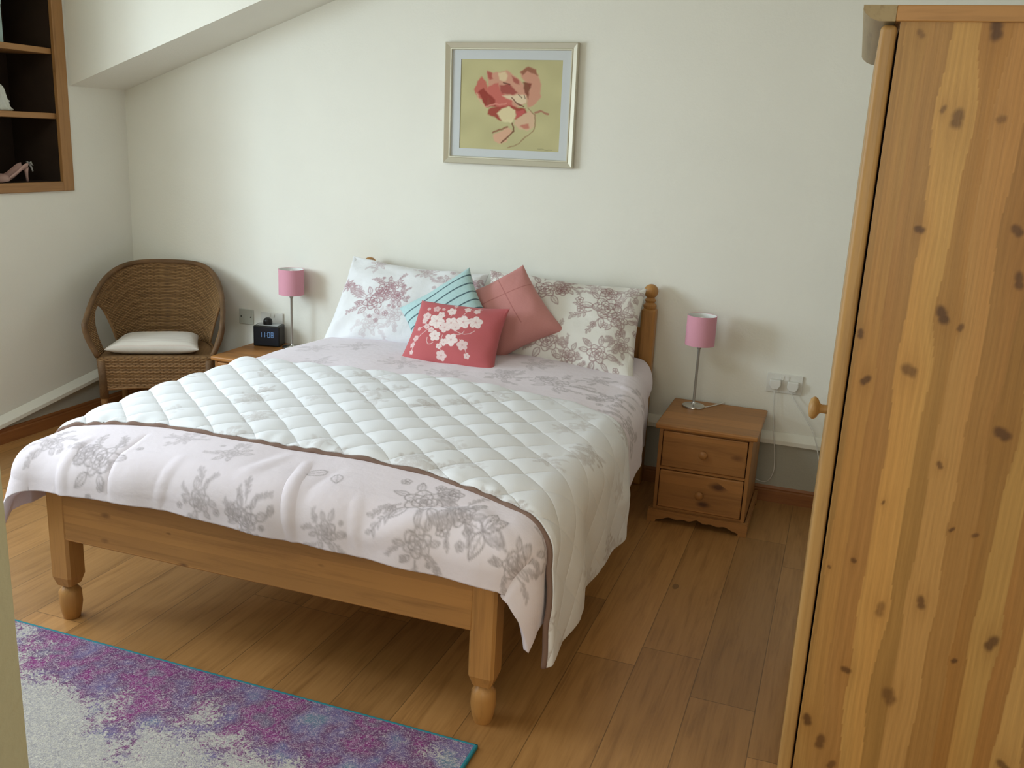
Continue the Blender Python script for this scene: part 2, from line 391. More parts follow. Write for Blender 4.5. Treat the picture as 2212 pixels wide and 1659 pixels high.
# ------------------------------------------------------------------ line-art canvas for printed cloth
class Canvas:
    def __init__(s, w, h, res): s.res = res; s.a = np.zeros((int(h / res) + 2, int(w / res) + 2), np.float32)
    def line(s, pts, width, k=1.):
        r = s.res; H, W = s.a.shape
        for (x0, y0), (x1, y1) in zip(pts[:-1], pts[1:]):
            pad = width + 2 * r
            i0 = max(int((min(y0, y1) - pad) / r), 0); i1 = min(int((max(y0, y1) + pad) / r) + 2, H)
            j0 = max(int((min(x0, x1) - pad) / r), 0); j1 = min(int((max(x0, x1) + pad) / r) + 2, W)
            if i0 >= i1 or j0 >= j1: continue
            yy, xx = np.mgrid[i0:i1, j0:j1] * r
            dx, dy = x1 - x0, y1 - y0; L2 = dx * dx + dy * dy + 1e-12
            t = np.clip(((xx - x0) * dx + (yy - y0) * dy) / L2, 0, 1)
            d = np.hypot(xx - x0 - t * dx, yy - y0 - t * dy)
            v = np.clip((width / 2 + r * .7 - d) / (r * 1.4), 0, 1) * k
            s.a[i0:i1, j0:j1] = np.maximum(s.a[i0:i1, j0:j1], v)
    def rose(s, cx, cy, R, w, rng, k=1.):
        a0 = rng.uniform(0, 6.28)
        for ring, rr in enumerate((.18, .38, .62, .95)):
            n = 3 + ring
            for p in range(n):
                c = a0 + ring * .7 + p * 2 * math.pi / n
                span = math.pi / n * 1.25
                th = np.linspace(c - span, c + span, 11)
                rad = R * rr * (1 + .16 * np.cos((th - c) * n * .8) + .05 * rng.uniform(-1, 1)) * np.where(np.abs(th - c) > span * .85, .86, 1)
                s.line(list(zip(cx + rad * np.cos(th), cy + rad * np.sin(th) * .92)), w, k)
                if ring > 1:
                    for q in range(3):
                        t = c + rng.uniform(-.6, .6) * span; r0 = R * rr * rng.uniform(.72, .8); r1 = R * rr * .97
                        s.line([(cx + r0 * math.cos(t), cy + r0 * math.sin(t) * .92), (cx + r1 * math.cos(t), cy + r1 * math.sin(t) * .92)], w * .7, k * .6)
        sp = np.linspace(0, 9, 24); s.line(list(zip(cx + R * .016 * sp * np.cos(sp), cy + R * .016 * sp * np.sin(sp))), w, k)
    def leaf(s, cx, cy, L, ang, w, k=1.):
        t = np.linspace(0, 1, 9); c, q = math.cos(ang), math.sin(ang)
        for sg in (1, -1):
            b = sg * .24 * L * np.sin(math.pi * t ** .8) ** .9
            s.line(list(zip(cx + c * L * t - q * b, cy + q * L * t + c * b)), w, k)
        s.line([(cx, cy), (cx + c * L, cy + q * L)], w * .8, k * .8)
        for u in (.3, .5, .7):
            for sg in (1, -1):
                x, y = cx + c * L * u, cy + q * L * u; a2 = ang + sg * .7
                s.line([(x, y), (x + .15 * L * math.cos(a2), y + .15 * L * math.sin(a2))], w * .6, k * .6)
    def daisy(s, cx, cy, R, w, rng, k=1.):
        a0 = rng.uniform(0, 6)
        for p in range(5):
            c = a0 + p * 1.2566; th = np.linspace(0, 2 * math.pi, 9)
            s.line(list(zip(cx + R * .6 * math.cos(c) + R * .38 * np.cos(th), cy + R * .6 * math.sin(c) + R * .38 * np.sin(th))), w, k)
        s.line([(cx - R * .1, cy), (cx + R * .1, cy)], R * .25, k)
    def sprig(s, cx, cy, L, ang, w, rng, k=1.):
        t = np.linspace(0, 1, 10); cur = rng.uniform(-1.2, 1.2)
        a = ang + cur * t; x = cx + np.concatenate([[0], np.cumsum(np.cos(a[:-1]) * L / 9)]); y = cy + np.concatenate([[0], np.cumsum(np.sin(a[:-1]) * L / 9)])
        s.line(list(zip(x, y)), w, k)
        for i in range(2, 10):
            sg = 1 if i % 2 else -1
            s.leaf(x[i], y[i], L * rng.uniform(.16, .26), a[i] + sg * rng.uniform(.5, 1.), w * .8, k * .9)
    def cluster(s, cx, cy, S, w, seed, k=1., roses=2):
        rng = random.Random(seed)
        for i in range(roses):
            a = rng.uniform(0, 6.28); d = S * (.0 if i == 0 else .62)
            s.rose(cx + d * math.cos(a), cy + d * math.sin(a), S * (.42 if i == 0 else rng.uniform(.24, .34)), w, rng, k)
        for i in range(6):
            a = i * 1.047 + rng.uniform(-.3, .3); s.leaf(cx + S * .42 * math.cos(a), cy + S * .42 * math.sin(a), S * rng.uniform(.35, .5), a + rng.uniform(-.4, .4), w, k * .9)
        for i in range(4):
            a = rng.uniform(0, 6.28); s.sprig(cx + S * .5 * math.cos(a), cy + S * .5 * math.sin(a), S * rng.uniform(.5, .8), a, w, rng, k * .85)
        for i in range(4):
            a = rng.uniform(0, 6.28); d = S * rng.uniform(.6, 1.); s.daisy(cx + d * math.cos(a), cy + d * math.sin(a), S * rng.uniform(.09, .15), w * .9, rng, k * .9)
    def sample(s, X, Y):
        H, W = s.a.shape
        fx = np.clip(X / s.res, 0, W - 1.001); fy = np.clip(Y / s.res, 0, H - 1.001); i = fy.astype(int); j = fx.astype(int); p = fx - j; q = fy - i; A = s.a
        return (A[i, j] * (1 - p) + A[i, j + 1] * p) * (1 - q) + (A[i + 1, j] * (1 - p) + A[i + 1, j + 1] * p) * q
def lerp3(base, ink, f): return base * (1 - f[..., None]) + ink * f[..., None]

# ------------------------------------------------------------------ bed
BROT = .0124
bed = thing('bed', (0, 0, 0), 'pine double bed with turned feet and ball finials against the white wall', 'bed', BROT)
bx, yf, yh = .703, -2.0985, -.065
def post(cx, cy, ztop): return MB().box(cx - .037, cx + .037, cy - .037, cy + .037, .118, ztop)
for s in (-1, 1):
    m = MB()
    z0 = .118; P = [(cx, cy) for cx, cy in ((-.037, -.029), (-.029, -.037), (.029, -.037), (.037, -.029), (.037, .029), (.029, .037), (-.029, .037), (-.037, .029))]
    m.prism([(s * bx + a, yf + b) for a, b in P], 'z', .15, .475)
    # chamfered shoulder down to the turned foot
    n = len(P); v = [(s * bx + a, yf + b, .15) for a, b in P] + [(s * bx + a * .72, yf + b * .72, .118) for a, b in P]
    m.add(v, [(i, (i + 1) % n, n + (i + 1) % n, n + i) for i in range(n)])
    fp = m.build('foot_post', M['bed_z'], bed)
    MB().lathe([(.020, .121), (.019, .112), (.024, .106), (.034, .092), (.0345, .076), (.0355, .056), (.032, .030), (.026, .004), (.024, 0)], s * bx, yf, 28).build('turned_foot', M['bed_z'], fp, 'auto')
    hp = MB().box(s * bx - .033, s * bx + .033, yh - .033, yh + .033, .0, .835).build('head_post', M['bed_z'], bed, bevel=.012, seg=3)
    MB().lathe([(.026, .834), (.030, .842), (.030, .850), (.024, .856), (.020, .862), (.024, .868), (.026, .872), (.021, .878)] +
               [(.0325 * math.cos(a), .912 + .0325 * math.sin(a)) for a in np.linspace(-1.0, 1.5, 12)], s * bx, yh, 28).build('finial', M['bed_z'], hp, 'auto')
MB().box(-bx + .030, bx - .030, yf - .0355, yf - .006, .283, .455).build('foot_rail', M['bed_x'], bed, bevel=.004)
for s in (-1, 1): MB().box(s * (bx) - .013, s * (bx) + .013, yf + .03, yh - .03, .29, .43).build('side_rail', M['bed_y'], bed, bevel=.004)
MB().prism([(-bx + .03, .60)] + [(x, .76 + .06 * (1 - (x / .68) ** 2)) for x in np.linspace(-bx + .03, bx - .03, 15)][::1][:0] + [(bx - .03, .60)] + [(x, .74 + .05 * (1 - (x / .68) ** 2)) for x in np.linspace(bx - .03, -bx + .03, 17)], 'y', yh - .012, yh + .014).build('headboard_panel', M['bed_x'], bed, bevel=.003)
MB().box(-bx + .03, bx - .03, yh - .012, yh + .014, .29, .42).build('headboard_rail', M['bed_x'], bed, bevel=.003)
for i in range(11):
    x = -.60 + .12 * i
    MB().box(x - .016, x + .016, yh - .008, yh + .010, .415, .605).build('headboard_spindle', M['bed_z'], bed, bevel=.003)
for i in range(12):
    y = -.22 - .16 * i
    MB().box(-bx + .013, bx - .013, y - .035, y + .035, .385, .405).build('slat', M['bed_x'], bed)

mt = MB().box(-.672, .672, -2.035, -.115, .407, .545).build('mattress', M['mattress'], None, bevel=.035, seg=4)
mt.rotation_euler.z = BROT
tag(mt, 'white mattress on the bed slats, beneath the floral duvet', 'mattress')

# ---- bedding: drape of flat cloth (u across, v along) over the mattress block
A_, YB, R_ = .745, -2.085, .085
def topz(u, v): return .580 + .030 * (1 - np.clip(np.abs(u) / .8, 0, 1) ** 2.2) - .02 * np.clip((-v - 1.75) / .35, 0, 1) ** 2
def wob(u, v):
    return (.0045 * np.sin(5.1 * u + 2.3 * np.sin(3.1 * v)) * np.sin(4.3 * v + 1.7 * u) + .003 * np.sin(11 * u + 3 * v + 1.2 * np.sin(6 * v)) * np.sin(7 * v - 4 * u)
            + .0016 * np.sin(23 * u - 9 * v + 2 * np.sin(7 * u)) * np.sin(15 * v + 5 * u))
def crease(u, v, u0, v0, u1, v1, wd, amp):
    du, dv = u1 - u0, v1 - v0; L2 = du * du + dv * dv
    t = np.clip(((u - u0) * du + (v - v0) * dv) / L2, 0, 1); sd = ((u - u0) * dv - (v - v0) * du) / math.sqrt(L2)
    d = np.hypot(u - u0 - t * du, v - v0 - t * dv)
    return amp * np.exp(-(d / wd) ** 2) * np.cos(np.clip(sd / wd, -3, 3) * 1.4) * np.sin(math.pi * np.clip(t * .9 + .05, 0, 1)) ** .5
def drape(u, v, h, flare=.09, raise_=0.):
    Aa = A_ - .075 * np.clip((v + .80) / .45, 0, 1)
    cu = np.clip(u, -Aa, Aa); cv = np.maximum(v, YB)
    ex = np.abs(u) - Aa; ex = np.maximum(ex, 0); ey = np.maximum(YB - v, 0)
    d = np.hypot(ex, ey) + 1e-9; nx = np.sign(u) * ex / d; ny = -ey / d
    r = R_ + raise_; ph = np.minimum(d / r, math.pi / 2)
    rest = np.maximum(d - r * math.pi / 2, 0)
    corner = np.clip(np.minimum(ex, ey) / .10, 0, 1)
    fl = np.where(u < 0, flare, .03) * np.clip((-v - .50) / .35, 0, 1) + .22 * corner * (u < 0) - .06 * corner * (u > 0)
    out = r * np.sin(ph) + fl * rest + h * np.sin(ph)
    drop = r * (1 - np.cos(ph)) + rest * np.sqrt(1 - np.clip(fl, -.9, .9) ** 2) - h * np.cos(ph)
    return np.stack([cu + nx * out, cv + ny * out, topz(cu, cv) + raise_ - drop], -1)
def duvet_h(u, v):
    h = wob(u, v)
    ey = np.maximum(YB - v, 0); ex = np.maximum(np.abs(u) - A_, 0)
    # hanging folds
    h = h + np.clip(ex / .15, 0, 1) * .006 * np.sin(11 * v + 2 * np.sin(5 * v))
    h = h + np.clip(ey / .10, 0, 1) * (.006 * np.sin(13 * u + 1.1) + .004 * np.sin(29 * u))
    for c in ((.10, -2.00, .16, -2.24, .016, .014), (.02, -1.98, -.02, -2.12, .03, .010), (-.47, -1.99, -.44, -2.22, .014, -.012), (.20, -2.02, .18, -2.16, .03, -.008),
              (.40, -2.20, .66, -2.08, .035, .016), (.66, -2.08, .78, -2.16, .03, .014), (.84, -2.12, .80, -2.30, .022, -.018), (-.62, -2.06, -.60, -2.24, .02, .012),
              (.45, -2.12, .62, -2.05, .02, -.007), (-.25, -2.1, -.28, -2.24, .02, .007), (.33, -2.12, .36, -2.24, .02, .006), (.72, -.62, .86, -.70, .03, .014), (.55, -.80, .80, -.86, .03, .006)):
        h = h + .55 * crease(u, v, *c)
    return h
def vhem(u): return -2.252 - .010 * np.sin(3.1 * u + .5) - .035 * np.exp(-((u - 1.0) / .2) ** 2) - .02 * np.exp(-((u + .98) / .2) ** 2)
UL, UR = -1.0, 1.035
nu, nv = 520, 590
uu = np.linspace(UL, UR, nu)[:, None] * np.ones((1, nv)); pp = np.linspace(0, 1, nv)[None, :]
v0_ = -.13 - .20 * np.clip((np.abs(uu) - .70) / .12, 0, 1) ** 1.5
vv = v0_ + (vhem(uu) - v0_) * pp
# round the duvet's corners a little
cv = Canvas(2.1, 2.4, .0028)
def C(u, v): return u + 1.05, -v
w = .0027
for i, (u, v, S, k, ro) in enumerate(((-.50, -2.14, .13, .85, 2), (-.13, -2.03, .085, .6, 1), (-.13, -2.20, .085, .7, 1), (.03, -2.22, .09, .8, 2), (.27, -2.215, .08, .7, 1),
        (.50, -2.07, .15, .95, 2), (.62, -2.10, .10, .9, 1), (.53, -2.19, .10, .8, 1), (.80, -2.18, .10, .85, 1), (.86, -2.05, .10, .8, 1),
        (-.49, -.60, .10, .5, 1), (-.49, -.93, .10, .45, 1), (-.17, -.80, .11, .5, 1), (.05, -.88, .10, .5, 1), (.27, -.80, .12, .6, 2), (.49, -.78, .15, .75, 2), (.72, -.84, .14, .8, 2), (.84, -1.02, .12, .8, 1),
        (.62, -.62, .10, .7, 1), (.86, -.62, .13, .8, 1), (-.62, -.72, .10, .4, 1), (.93, -1.25, .1, .7, 1), (-.72, -2.1, .09, .7, 1), (-.33, -1.98, .07, .5, 1), (.33, -.55, .1, .5, 1), (-.85, -1.2, .14, .6, 1), (-.85, -1.7, .14, .6, 1), (.9, -1.8, .12, .7, 1))):
    cv.cluster(*C(u, v), S * .82, w, 100 + i, k, ro)
for (u, v, L, a, k) in ((.18, -2.02, .07, 2.4, .9), (.22, -2.03, .06, 1.2, .8), (.70, -2.13, .07, 1.9, .9), (.70, -2.13, .07, 3.4, .9), (.70, -2.13, .06, .3, .9), (.70, -2.13, .06, 4.8, .9), (.70, -2.13, .06, 5.6, .9)):
    cv.leaf(*C(u, v), L, a, w, k)
ink = cv.sample(uu + 1.05, -vv)
colr = lerp3(np.array([.79, .715, .765]), np.array([.11, .08, .07]), ink * .95)
ov = grid_obj('duvet', drape(uu, vv, duvet_h(uu, vv)), dyed('pink_floral_cotton', puck=.0035, puckscale=24), None, colr)
ov.rotation_euler.z = BROT
sm = ov.modifiers.new('Solid', 'SOLIDIFY'); sm.thickness = .022; sm.offset = -1
tag(ov, 'pale pink duvet with grey-brown floral sketches spread over the pine bed', 'duvet')

# quilted throw over the duvet
nu, nv = 640, 300
u1 = np.linspace(-.985, A_ + .43, nu)
def v0f(u): return -1.005 - .215 * np.clip((u - .62) / .5, 0, 1)
def v1f(u): return -1.915 - .20 * np.clip((u - .45) / .6, 0, 1) - .05 * np.clip((-u - .45) / .4, 0, 1) + .006 * np.sin(9 * u)
uu = u1[:, None] * np.ones((1, nv)); pp = np.linspace(0, 1, nv)[None, :]
vv = v0f(uu) + (v1f(uu) - v0f(uu)) * pp
PQ = .157
du = uu + .008 * np.sin(7 * vv + 2 * uu); dv = vv + .008 * np.sin(6 * uu)
q = (np.abs(np.sin(math.pi * (du + dv + .01) / PQ)) * np.abs(np.sin(math.pi * (du - dv) / PQ))) ** .34
fade = 1 - .72 * np.clip((uu + .35 * (vv + 1.4) - .52) / .16, 0, 1)
ed = np.clip(np.minimum(vv - v1f(uu), v0f(uu) - vv) / .02, 0, 1)
hq = .0155 * q * fade * (.35 + .65 * ed) + .0025 * np.sin(70 * uu + 4 * np.sin(9 * uu)) * np.exp(-((vv - v1f(uu)) / .04) ** 2) * (1 - .6 * (uu > .7))
sidef = np.clip((uu - A_ - .08) / .2, 0, 1)
hq = hq + .004 + sidef * (.010 + .014 * np.sin(9.5 * vv + 1.) + .008 * np.sin(21 * vv + 2)) + np.clip(wob(uu, vv), -.004, .01)
RQ = .014
cv = Canvas(2.3, 1.6, .0028)
rng = random.Random(5)
for i in range(75):
    cv.cluster(rng.uniform(.05, 2.25), rng.uniform(.0, 1.25), rng.uniform(.035, .06), .0026, 400 + i, rng.uniform(.35, .75), 1)
ink = cv.sample(uu + 1.05, -vv - .95)
colr = lerp3(np.array([.83, .84, .87]), np.array([.30, .21, .16]), ink * (.75 + .25 * np.clip((uu - .5) / .2, 0, 1)))
qv = drape(uu, vv, hq, .03, RQ)
qo = grid_obj('quilt', qv, dyed('cream_quilted_cotton'), None, colr)
qo.rotation_euler.z = BROT
sm = qo.modifiers.new('Solid', 'SOLIDIFY'); sm.thickness = .010; sm.offset = -1
tag(qo, 'cream diamond-quilted bedspread with brown edging folded across the foot of the bed', 'bedspread')
for ln, off, nm in ((-1, .0, 'edge_binding'), (0, .0, 'edge_binding')):
    pts = [tuple(p) for p in qv[::3, ln]]
    b = MB().tube([(x, y + (-.007 if ln else .004), z + (.000 if ln else -.006)) for x, y, z in pts], .0080, 8).build(nm, M['brown_cloth'], qo, True)
pts = [tuple(p) for p in qv[-1, ::4]]
MB().tube([(x, y, z) for x, y, z in pts], .005, 8).build('edge_binding', M['strip'], qo, True)

# ------------------------------------------------------------------ pillows and cushions
def pillow(name, TL, TR, BR, BL, T, nx, ny, colfn, mat, label, cat='pillow', group=None, conc=.05, back=.7, wr=.006, seed=0, prof=2.6, top_sag=0., pw=.5):
    TL, TR, BR, BL = (np.array(p, float) for p in (TL, TR, BR, BL))
    u = np.linspace(-1, 1, nx)[:, None] * np.ones((1, ny)); v = np.linspace(-1, 1, ny)[None, :] * np.ones((nx, 1))
    cu = u * (1 - conc * (1 - v ** 2) * np.abs(u) ** 3); cvv = v * (1 - conc * 1.3 * (1 - u ** 2) * np.abs(v) ** 3)
    s = (cu + 1) / 2; t = (cvv + 1) / 2
    P = (BL * (1 - s)[..., None] + BR * s[..., None]) * (1 - t)[..., None] + (TL * (1 - s)[..., None] + TR * s[..., None]) * t[..., None]
    n = np.cross((BR - BL) + (TR - TL), (TL - BL) + (TR - BR)); n /= np.linalg.norm(n)
    rg = np.random.RandomState(seed); a = rg.uniform(0, 6.28, 8)
    th = ((1 - np.abs(u) ** prof) * (1 - np.abs(v) ** prof)) ** pw
    W = np.linalg.norm(BR - BL); Hh = np.linalg.norm(TL - BL); X = u * W / 2; Y = v * Hh / 2
    wn = wr * (np.sin(26 * X + 9 * Y + a[0] + 2 * np.sin(11 * Y + a[1])) * np.sin(17 * Y - 8 * X + a[2]) + .7 * np.sin(41 * X - 30 * Y + a[3]) * np.sin(22 * Y + a[4])
                + 1.3 * np.sin(9 * X + a[5]) * np.sin(8 * Y + a[6]))
    rim = np.clip(np.maximum(np.abs(u), np.abs(v)) * 3 - 1.6, 0, 1)
    wn = wn * (.5 + .9 * rim) * np.clip((1 - np.maximum(np.abs(u), np.abs(v))) / .06, 0, 1)
    P = P + np.array([0, 0, -1.]) * (top_sag * (1 - u ** 2) * np.clip(v, 0, 1) ** 2)[..., None]
    F = P + n * (T * th * (1 - .12 * v) + wn)[..., None]; B = P - n * (T * back * th)[..., None]
    idx = np.arange(nx * ny).reshape(nx, ny)
    q = np.stack([idx[:-1, :-1], idx[1:, :-1], idx[1:, 1:], idx[:-1, 1:]], -1).reshape(-1, 4)
    # back sheet shares the border
    bidx = idx + nx * ny; bidx[0] = idx[0]; bidx[-1] = idx[-1]; bidx[:, 0] = idx[:, 0]; bidx[:, -1] = idx[:, -1]
    q2 = np.stack([bidx[:-1, :-1], bidx[:-1, 1:], bidx[1:, 1:], bidx[1:, :-1]], -1).reshape(-1, 4)
    V = np.concatenate([F.reshape(-1, 3), B.reshape(-1, 3)])
    c = colfn((u + 1) / 2, (v + 1) / 2, W, Hh)
    cb = np.ones_like(c) * c[nx // 2, 1]
    cols = np.concatenate([c.reshape(-1, 3), cb.reshape(-1, 3)])
    used = np.zeros(len(V), bool); Q = np.concatenate([q, q2]); used[Q.ravel()] = True
    mp = np.cumsum(used) - 1
    o = raw_mesh(name, V[used], mp[Q], mat, None, cols[used])
    return tag(o, label, cat, group)

def floral(base, inkc, motifs, seed, w=.0034, back=None):
    def fn(U, V, W, H):
        c = Canvas(W + .1, H + .1, .0022)
        for i, (mu, mv, S, k, ro) in enumerate(motifs): c.cluster(mu * W + .05, mv * H + .05, S, w, seed + i, k, ro)
        f = c.sample(U * W + .05, V * H + .05)
        return lerp3(np.array(base), np.array(inkc), f * .9)
    return fn
cot = dyed('floral_pillowcase_cotton', puck=.006, puckscale=22)
pillow('pillow', (-.772, -.115, .948), (-.052, -.125, .925), (-.035, -.385, .580), (-.745, -.455, .582), .085, 300, 220,
       floral((.80, .80, .81), (.26, .012, .045), ((.31, .42, .115, 1., 2), (.40, .62, .085, .95, 1), (.47, .50, .075, .95, 1), (.33, .18, .09, .35, 1), (.48, .28, .085, .45, 1), (.06, .60, .05, .9, 1), (.24, .93, .06, .5, 1), (.60, .90, .07, .6, 1), (.80, .75, .09, .7, 1), (.95, .80, .06, .8, 1)), 900), cot,
       'white pillow with wine-red rose print, left of the cushions against the headboard', top_sag=.012, seed=3, group='floral pillows at the headboard')
pillow('pillow', (-.045, -.125, .945), (.694, -.115, .930), (.735, -.435, .575), (.020, -.395, .575), .09, 300, 220,
       floral((.79, .765, .71), (.19, .022, .035), ((.80, .66, .14, 1., 2), (.88, .55, .10, .9, 1), (.40, .78, .12, 1., 2), (.52, .86, .07, .95, 1), (.46, .22, .11, .9, 2), (.60, .10, .08, .85, 1), (.78, .16, .10, .9, 1), (.92, .30, .07, .8, 1), (.04, .95, .06, .9, 1), (.12, .7, .1, .8, 1), (.93, .90, .08, .8, 1), (.70, .90, .06, .7, 1)), 950), cot,
       'cream pillow with wine-red rose print, right of the cushions by the ball finial', top_sag=.006, seed=8, group='floral pillows at the headboard')

def teal_col(U, V, W, H):
    base = np.ones(U.shape + (3,)) * s2l((176, 205, 205))
    y = V * H + .012 * np.sin(U * 4 + .5) + .02 * (U - .5) ** 2
    f = np.zeros(U.shape)
    for k in range(6):
        c = H - .045 - .042 * k
        f = np.maximum(f, np.clip((.0042 - np.abs(y - c)) / .002, 0, 1))
    g = np.clip((.5 + .5 * np.sin(U * W * 260 + 3 * np.sin(V * 30))) ** 6, 0, 1) * .10
    return lerp3(lerp3(base, s2l((110, 150, 160)), g), s2l((48, 70, 82)), f * .9)
sa, sb, sc = np.array([-.300, -.06, -.200]), np.array([.47, -.42, -.78]), .37
sa /= np.linalg.norm(sa); sb -= sa * (sb @ sa); sb /= np.linalg.norm(sb)
T0 = np.array([-.035, -.415, .992])
pillow('cushion', T0 + sa * sc, T0, T0 + sb * .30, T0 + sa * sc + sb * .30, .06, 190, 190, teal_col, dyed('teal_cotton', puck=.002, puckscale=40),
       'pale teal cushion with dark pintuck stripes, set on its corner behind the coral cushion', 'cushion', conc=.08, seed=4, wr=.002, back=.5)

def pink_col(U, V, W, H):
    base = np.ones(U.shape + (3,)) * s2l((203, 141, 136))
    f = np.clip((.0028 - np.abs(U * W - .62 * W + .006 * np.sin(V * 5))) / .002, 0, 1) * (V > .28) * (V < .95)
    f = np.maximum(f, np.clip((.0028 - np.abs(V * H - .70 * H)) / .002, 0, 1) * (U > .3) * (U < .98))
    g = np.clip(.5 + .5 * np.sin(V * H * 900), 0, 1) * .07
    return lerp3(lerp3(base, s2l((160, 95, 92)), g), s2l((168, 104, 100)), f * .8)
cc = np.array([.142, -.392, .797]); dv_ = np.array([.030, .095, .212]); du_ = np.array([.268, .015, -.046])
pillow('cushion', cc - du_, cc + dv_, cc + du_, cc - dv_, .075, 190, 190, pink_col, dyed('dusky_pink_linen', puck=.0025, puckscale=34),
       'dusky pink cushion with stitched seams, standing on its corner against the cream pillow', 'cushion', conc=.08, seed=6, wr=.003, back=.45)

QUAD = [(135, 1270), (1240, 1445), (1415, 600), (375, 475)]
def coral_col(U, V, W, H):
    base = np.ones(U.shape + (3,)) * s2l((188, 97, 100))
    bl, br, tr, tl = (np.array(p, float) for p in QUAD)
    X = (bl[0] * (1 - U) + br[0] * U) * (1 - V) + (tl[0] * (1 - U) + tr[0] * U) * V
    Y = (bl[1] * (1 - U) + br[1] * U) * (1 - V) + (tl[1] * (1 - U) + tr[1] * U) * V
    f = np.zeros(U.shape); rg = random.Random(2)
    def seg(pts, wd, k):
        nonlocal f
        for (x0, y0), (x1, y1) in zip(pts[:-1], pts[1:]):
            dx, dy = x1 - x0, y1 - y0; t = np.clip(((X - x0) * dx + (Y - y0) * dy) / (dx * dx + dy * dy), 0, 1)
            f = np.maximum(f, np.clip((wd - np.hypot(X - x0 - t * dx, Y - y0 - t * dy)) / 4 + .5, 0, 1) * k)
    for pts in ([(520, 920), (430, 980), (360, 1060), (320, 1170)], [(700, 1000), (660, 1120), (690, 1230)], [(860, 960), (900, 985), (950, 995), (1010, 985), (1060, 950)], [(900, 1060), (950, 1140), (980, 1250)],
                [(780, 760), (830, 680), (830, 590)], [(900, 780), (990, 660), (1130, 640)], [(520, 1020), (515, 1065), (530, 1100), (560, 1100), (590, 1085)], [(850, 1000), (890, 1000), (925, 985), (945, 955)], [(500, 860), (400, 900)]):
        seg(pts, 4, .6)
    for x, y, r, k in ((620, 820, 100, 1), (790, 850, 80, .95), (930, 840, 88, 1), (1070, 840, 85, .95), (720, 905, 70, .9), (790, 690, 58, .95), (970, 655, 45, .8), (1075, 685, 42, .8), (605, 645, 50, .55), (490, 745, 58, .8),
                       (470, 810, 40, .8), (610, 1005, 70, 1), (800, 1060, 82, .95), (715, 1085, 50, .9), (930, 1125, 68, .75), (680, 1240, 66, .8), (660, 1130, 40, .9), (975, 1250, 40, .75), (830, 595, 28, .7), (365, 1010, 44, .65),
                       (330, 1090, 40, .7), (320, 1175, 30, .75), (400, 900, 28, .6), (505, 880, 40, .75), (845, 905, 55, .9), (670, 740, 50, .9), (1100, 640, 25, .6), (560, 930, 40, .8), (505, 640, 28, .6), (690, 655, 25, .6)):
        th = np.arctan2(Y - y, X - x); rr = np.hypot(X - x, Y - y) / r; p = rg.uniform(0, 6)
        edge = .72 + .28 * np.abs(np.cos(2.5 * th + p))
        m = np.clip((edge - rr) * r / 5, 0, 1) * k
        vein = np.clip(1 - np.abs(np.sin(2.5 * th + p)) * rr * 9, 0, 1) * .35 * (rr > .15) + np.clip((.17 - rr) * 12, 0, .6)
        f = np.maximum(f * (1 - .25 * (m > .4)), m * (1 - vein * .8))
    return lerp3(base, s2l((238, 226, 222)), f * .92)
pillow('cushion', (-.212, -.515, .842), (.196, -.515, .848), (.214, -.722, .592), (-.228, -.712, .592), .062, 330, 270, coral_col, dyed('coral_linen', puck=.002, puckscale=36),
       'coral cushion with white blossom embroidery, in front of the other cushions', 'cushion', conc=.075, seed=11, wr=.0022, back=.75)

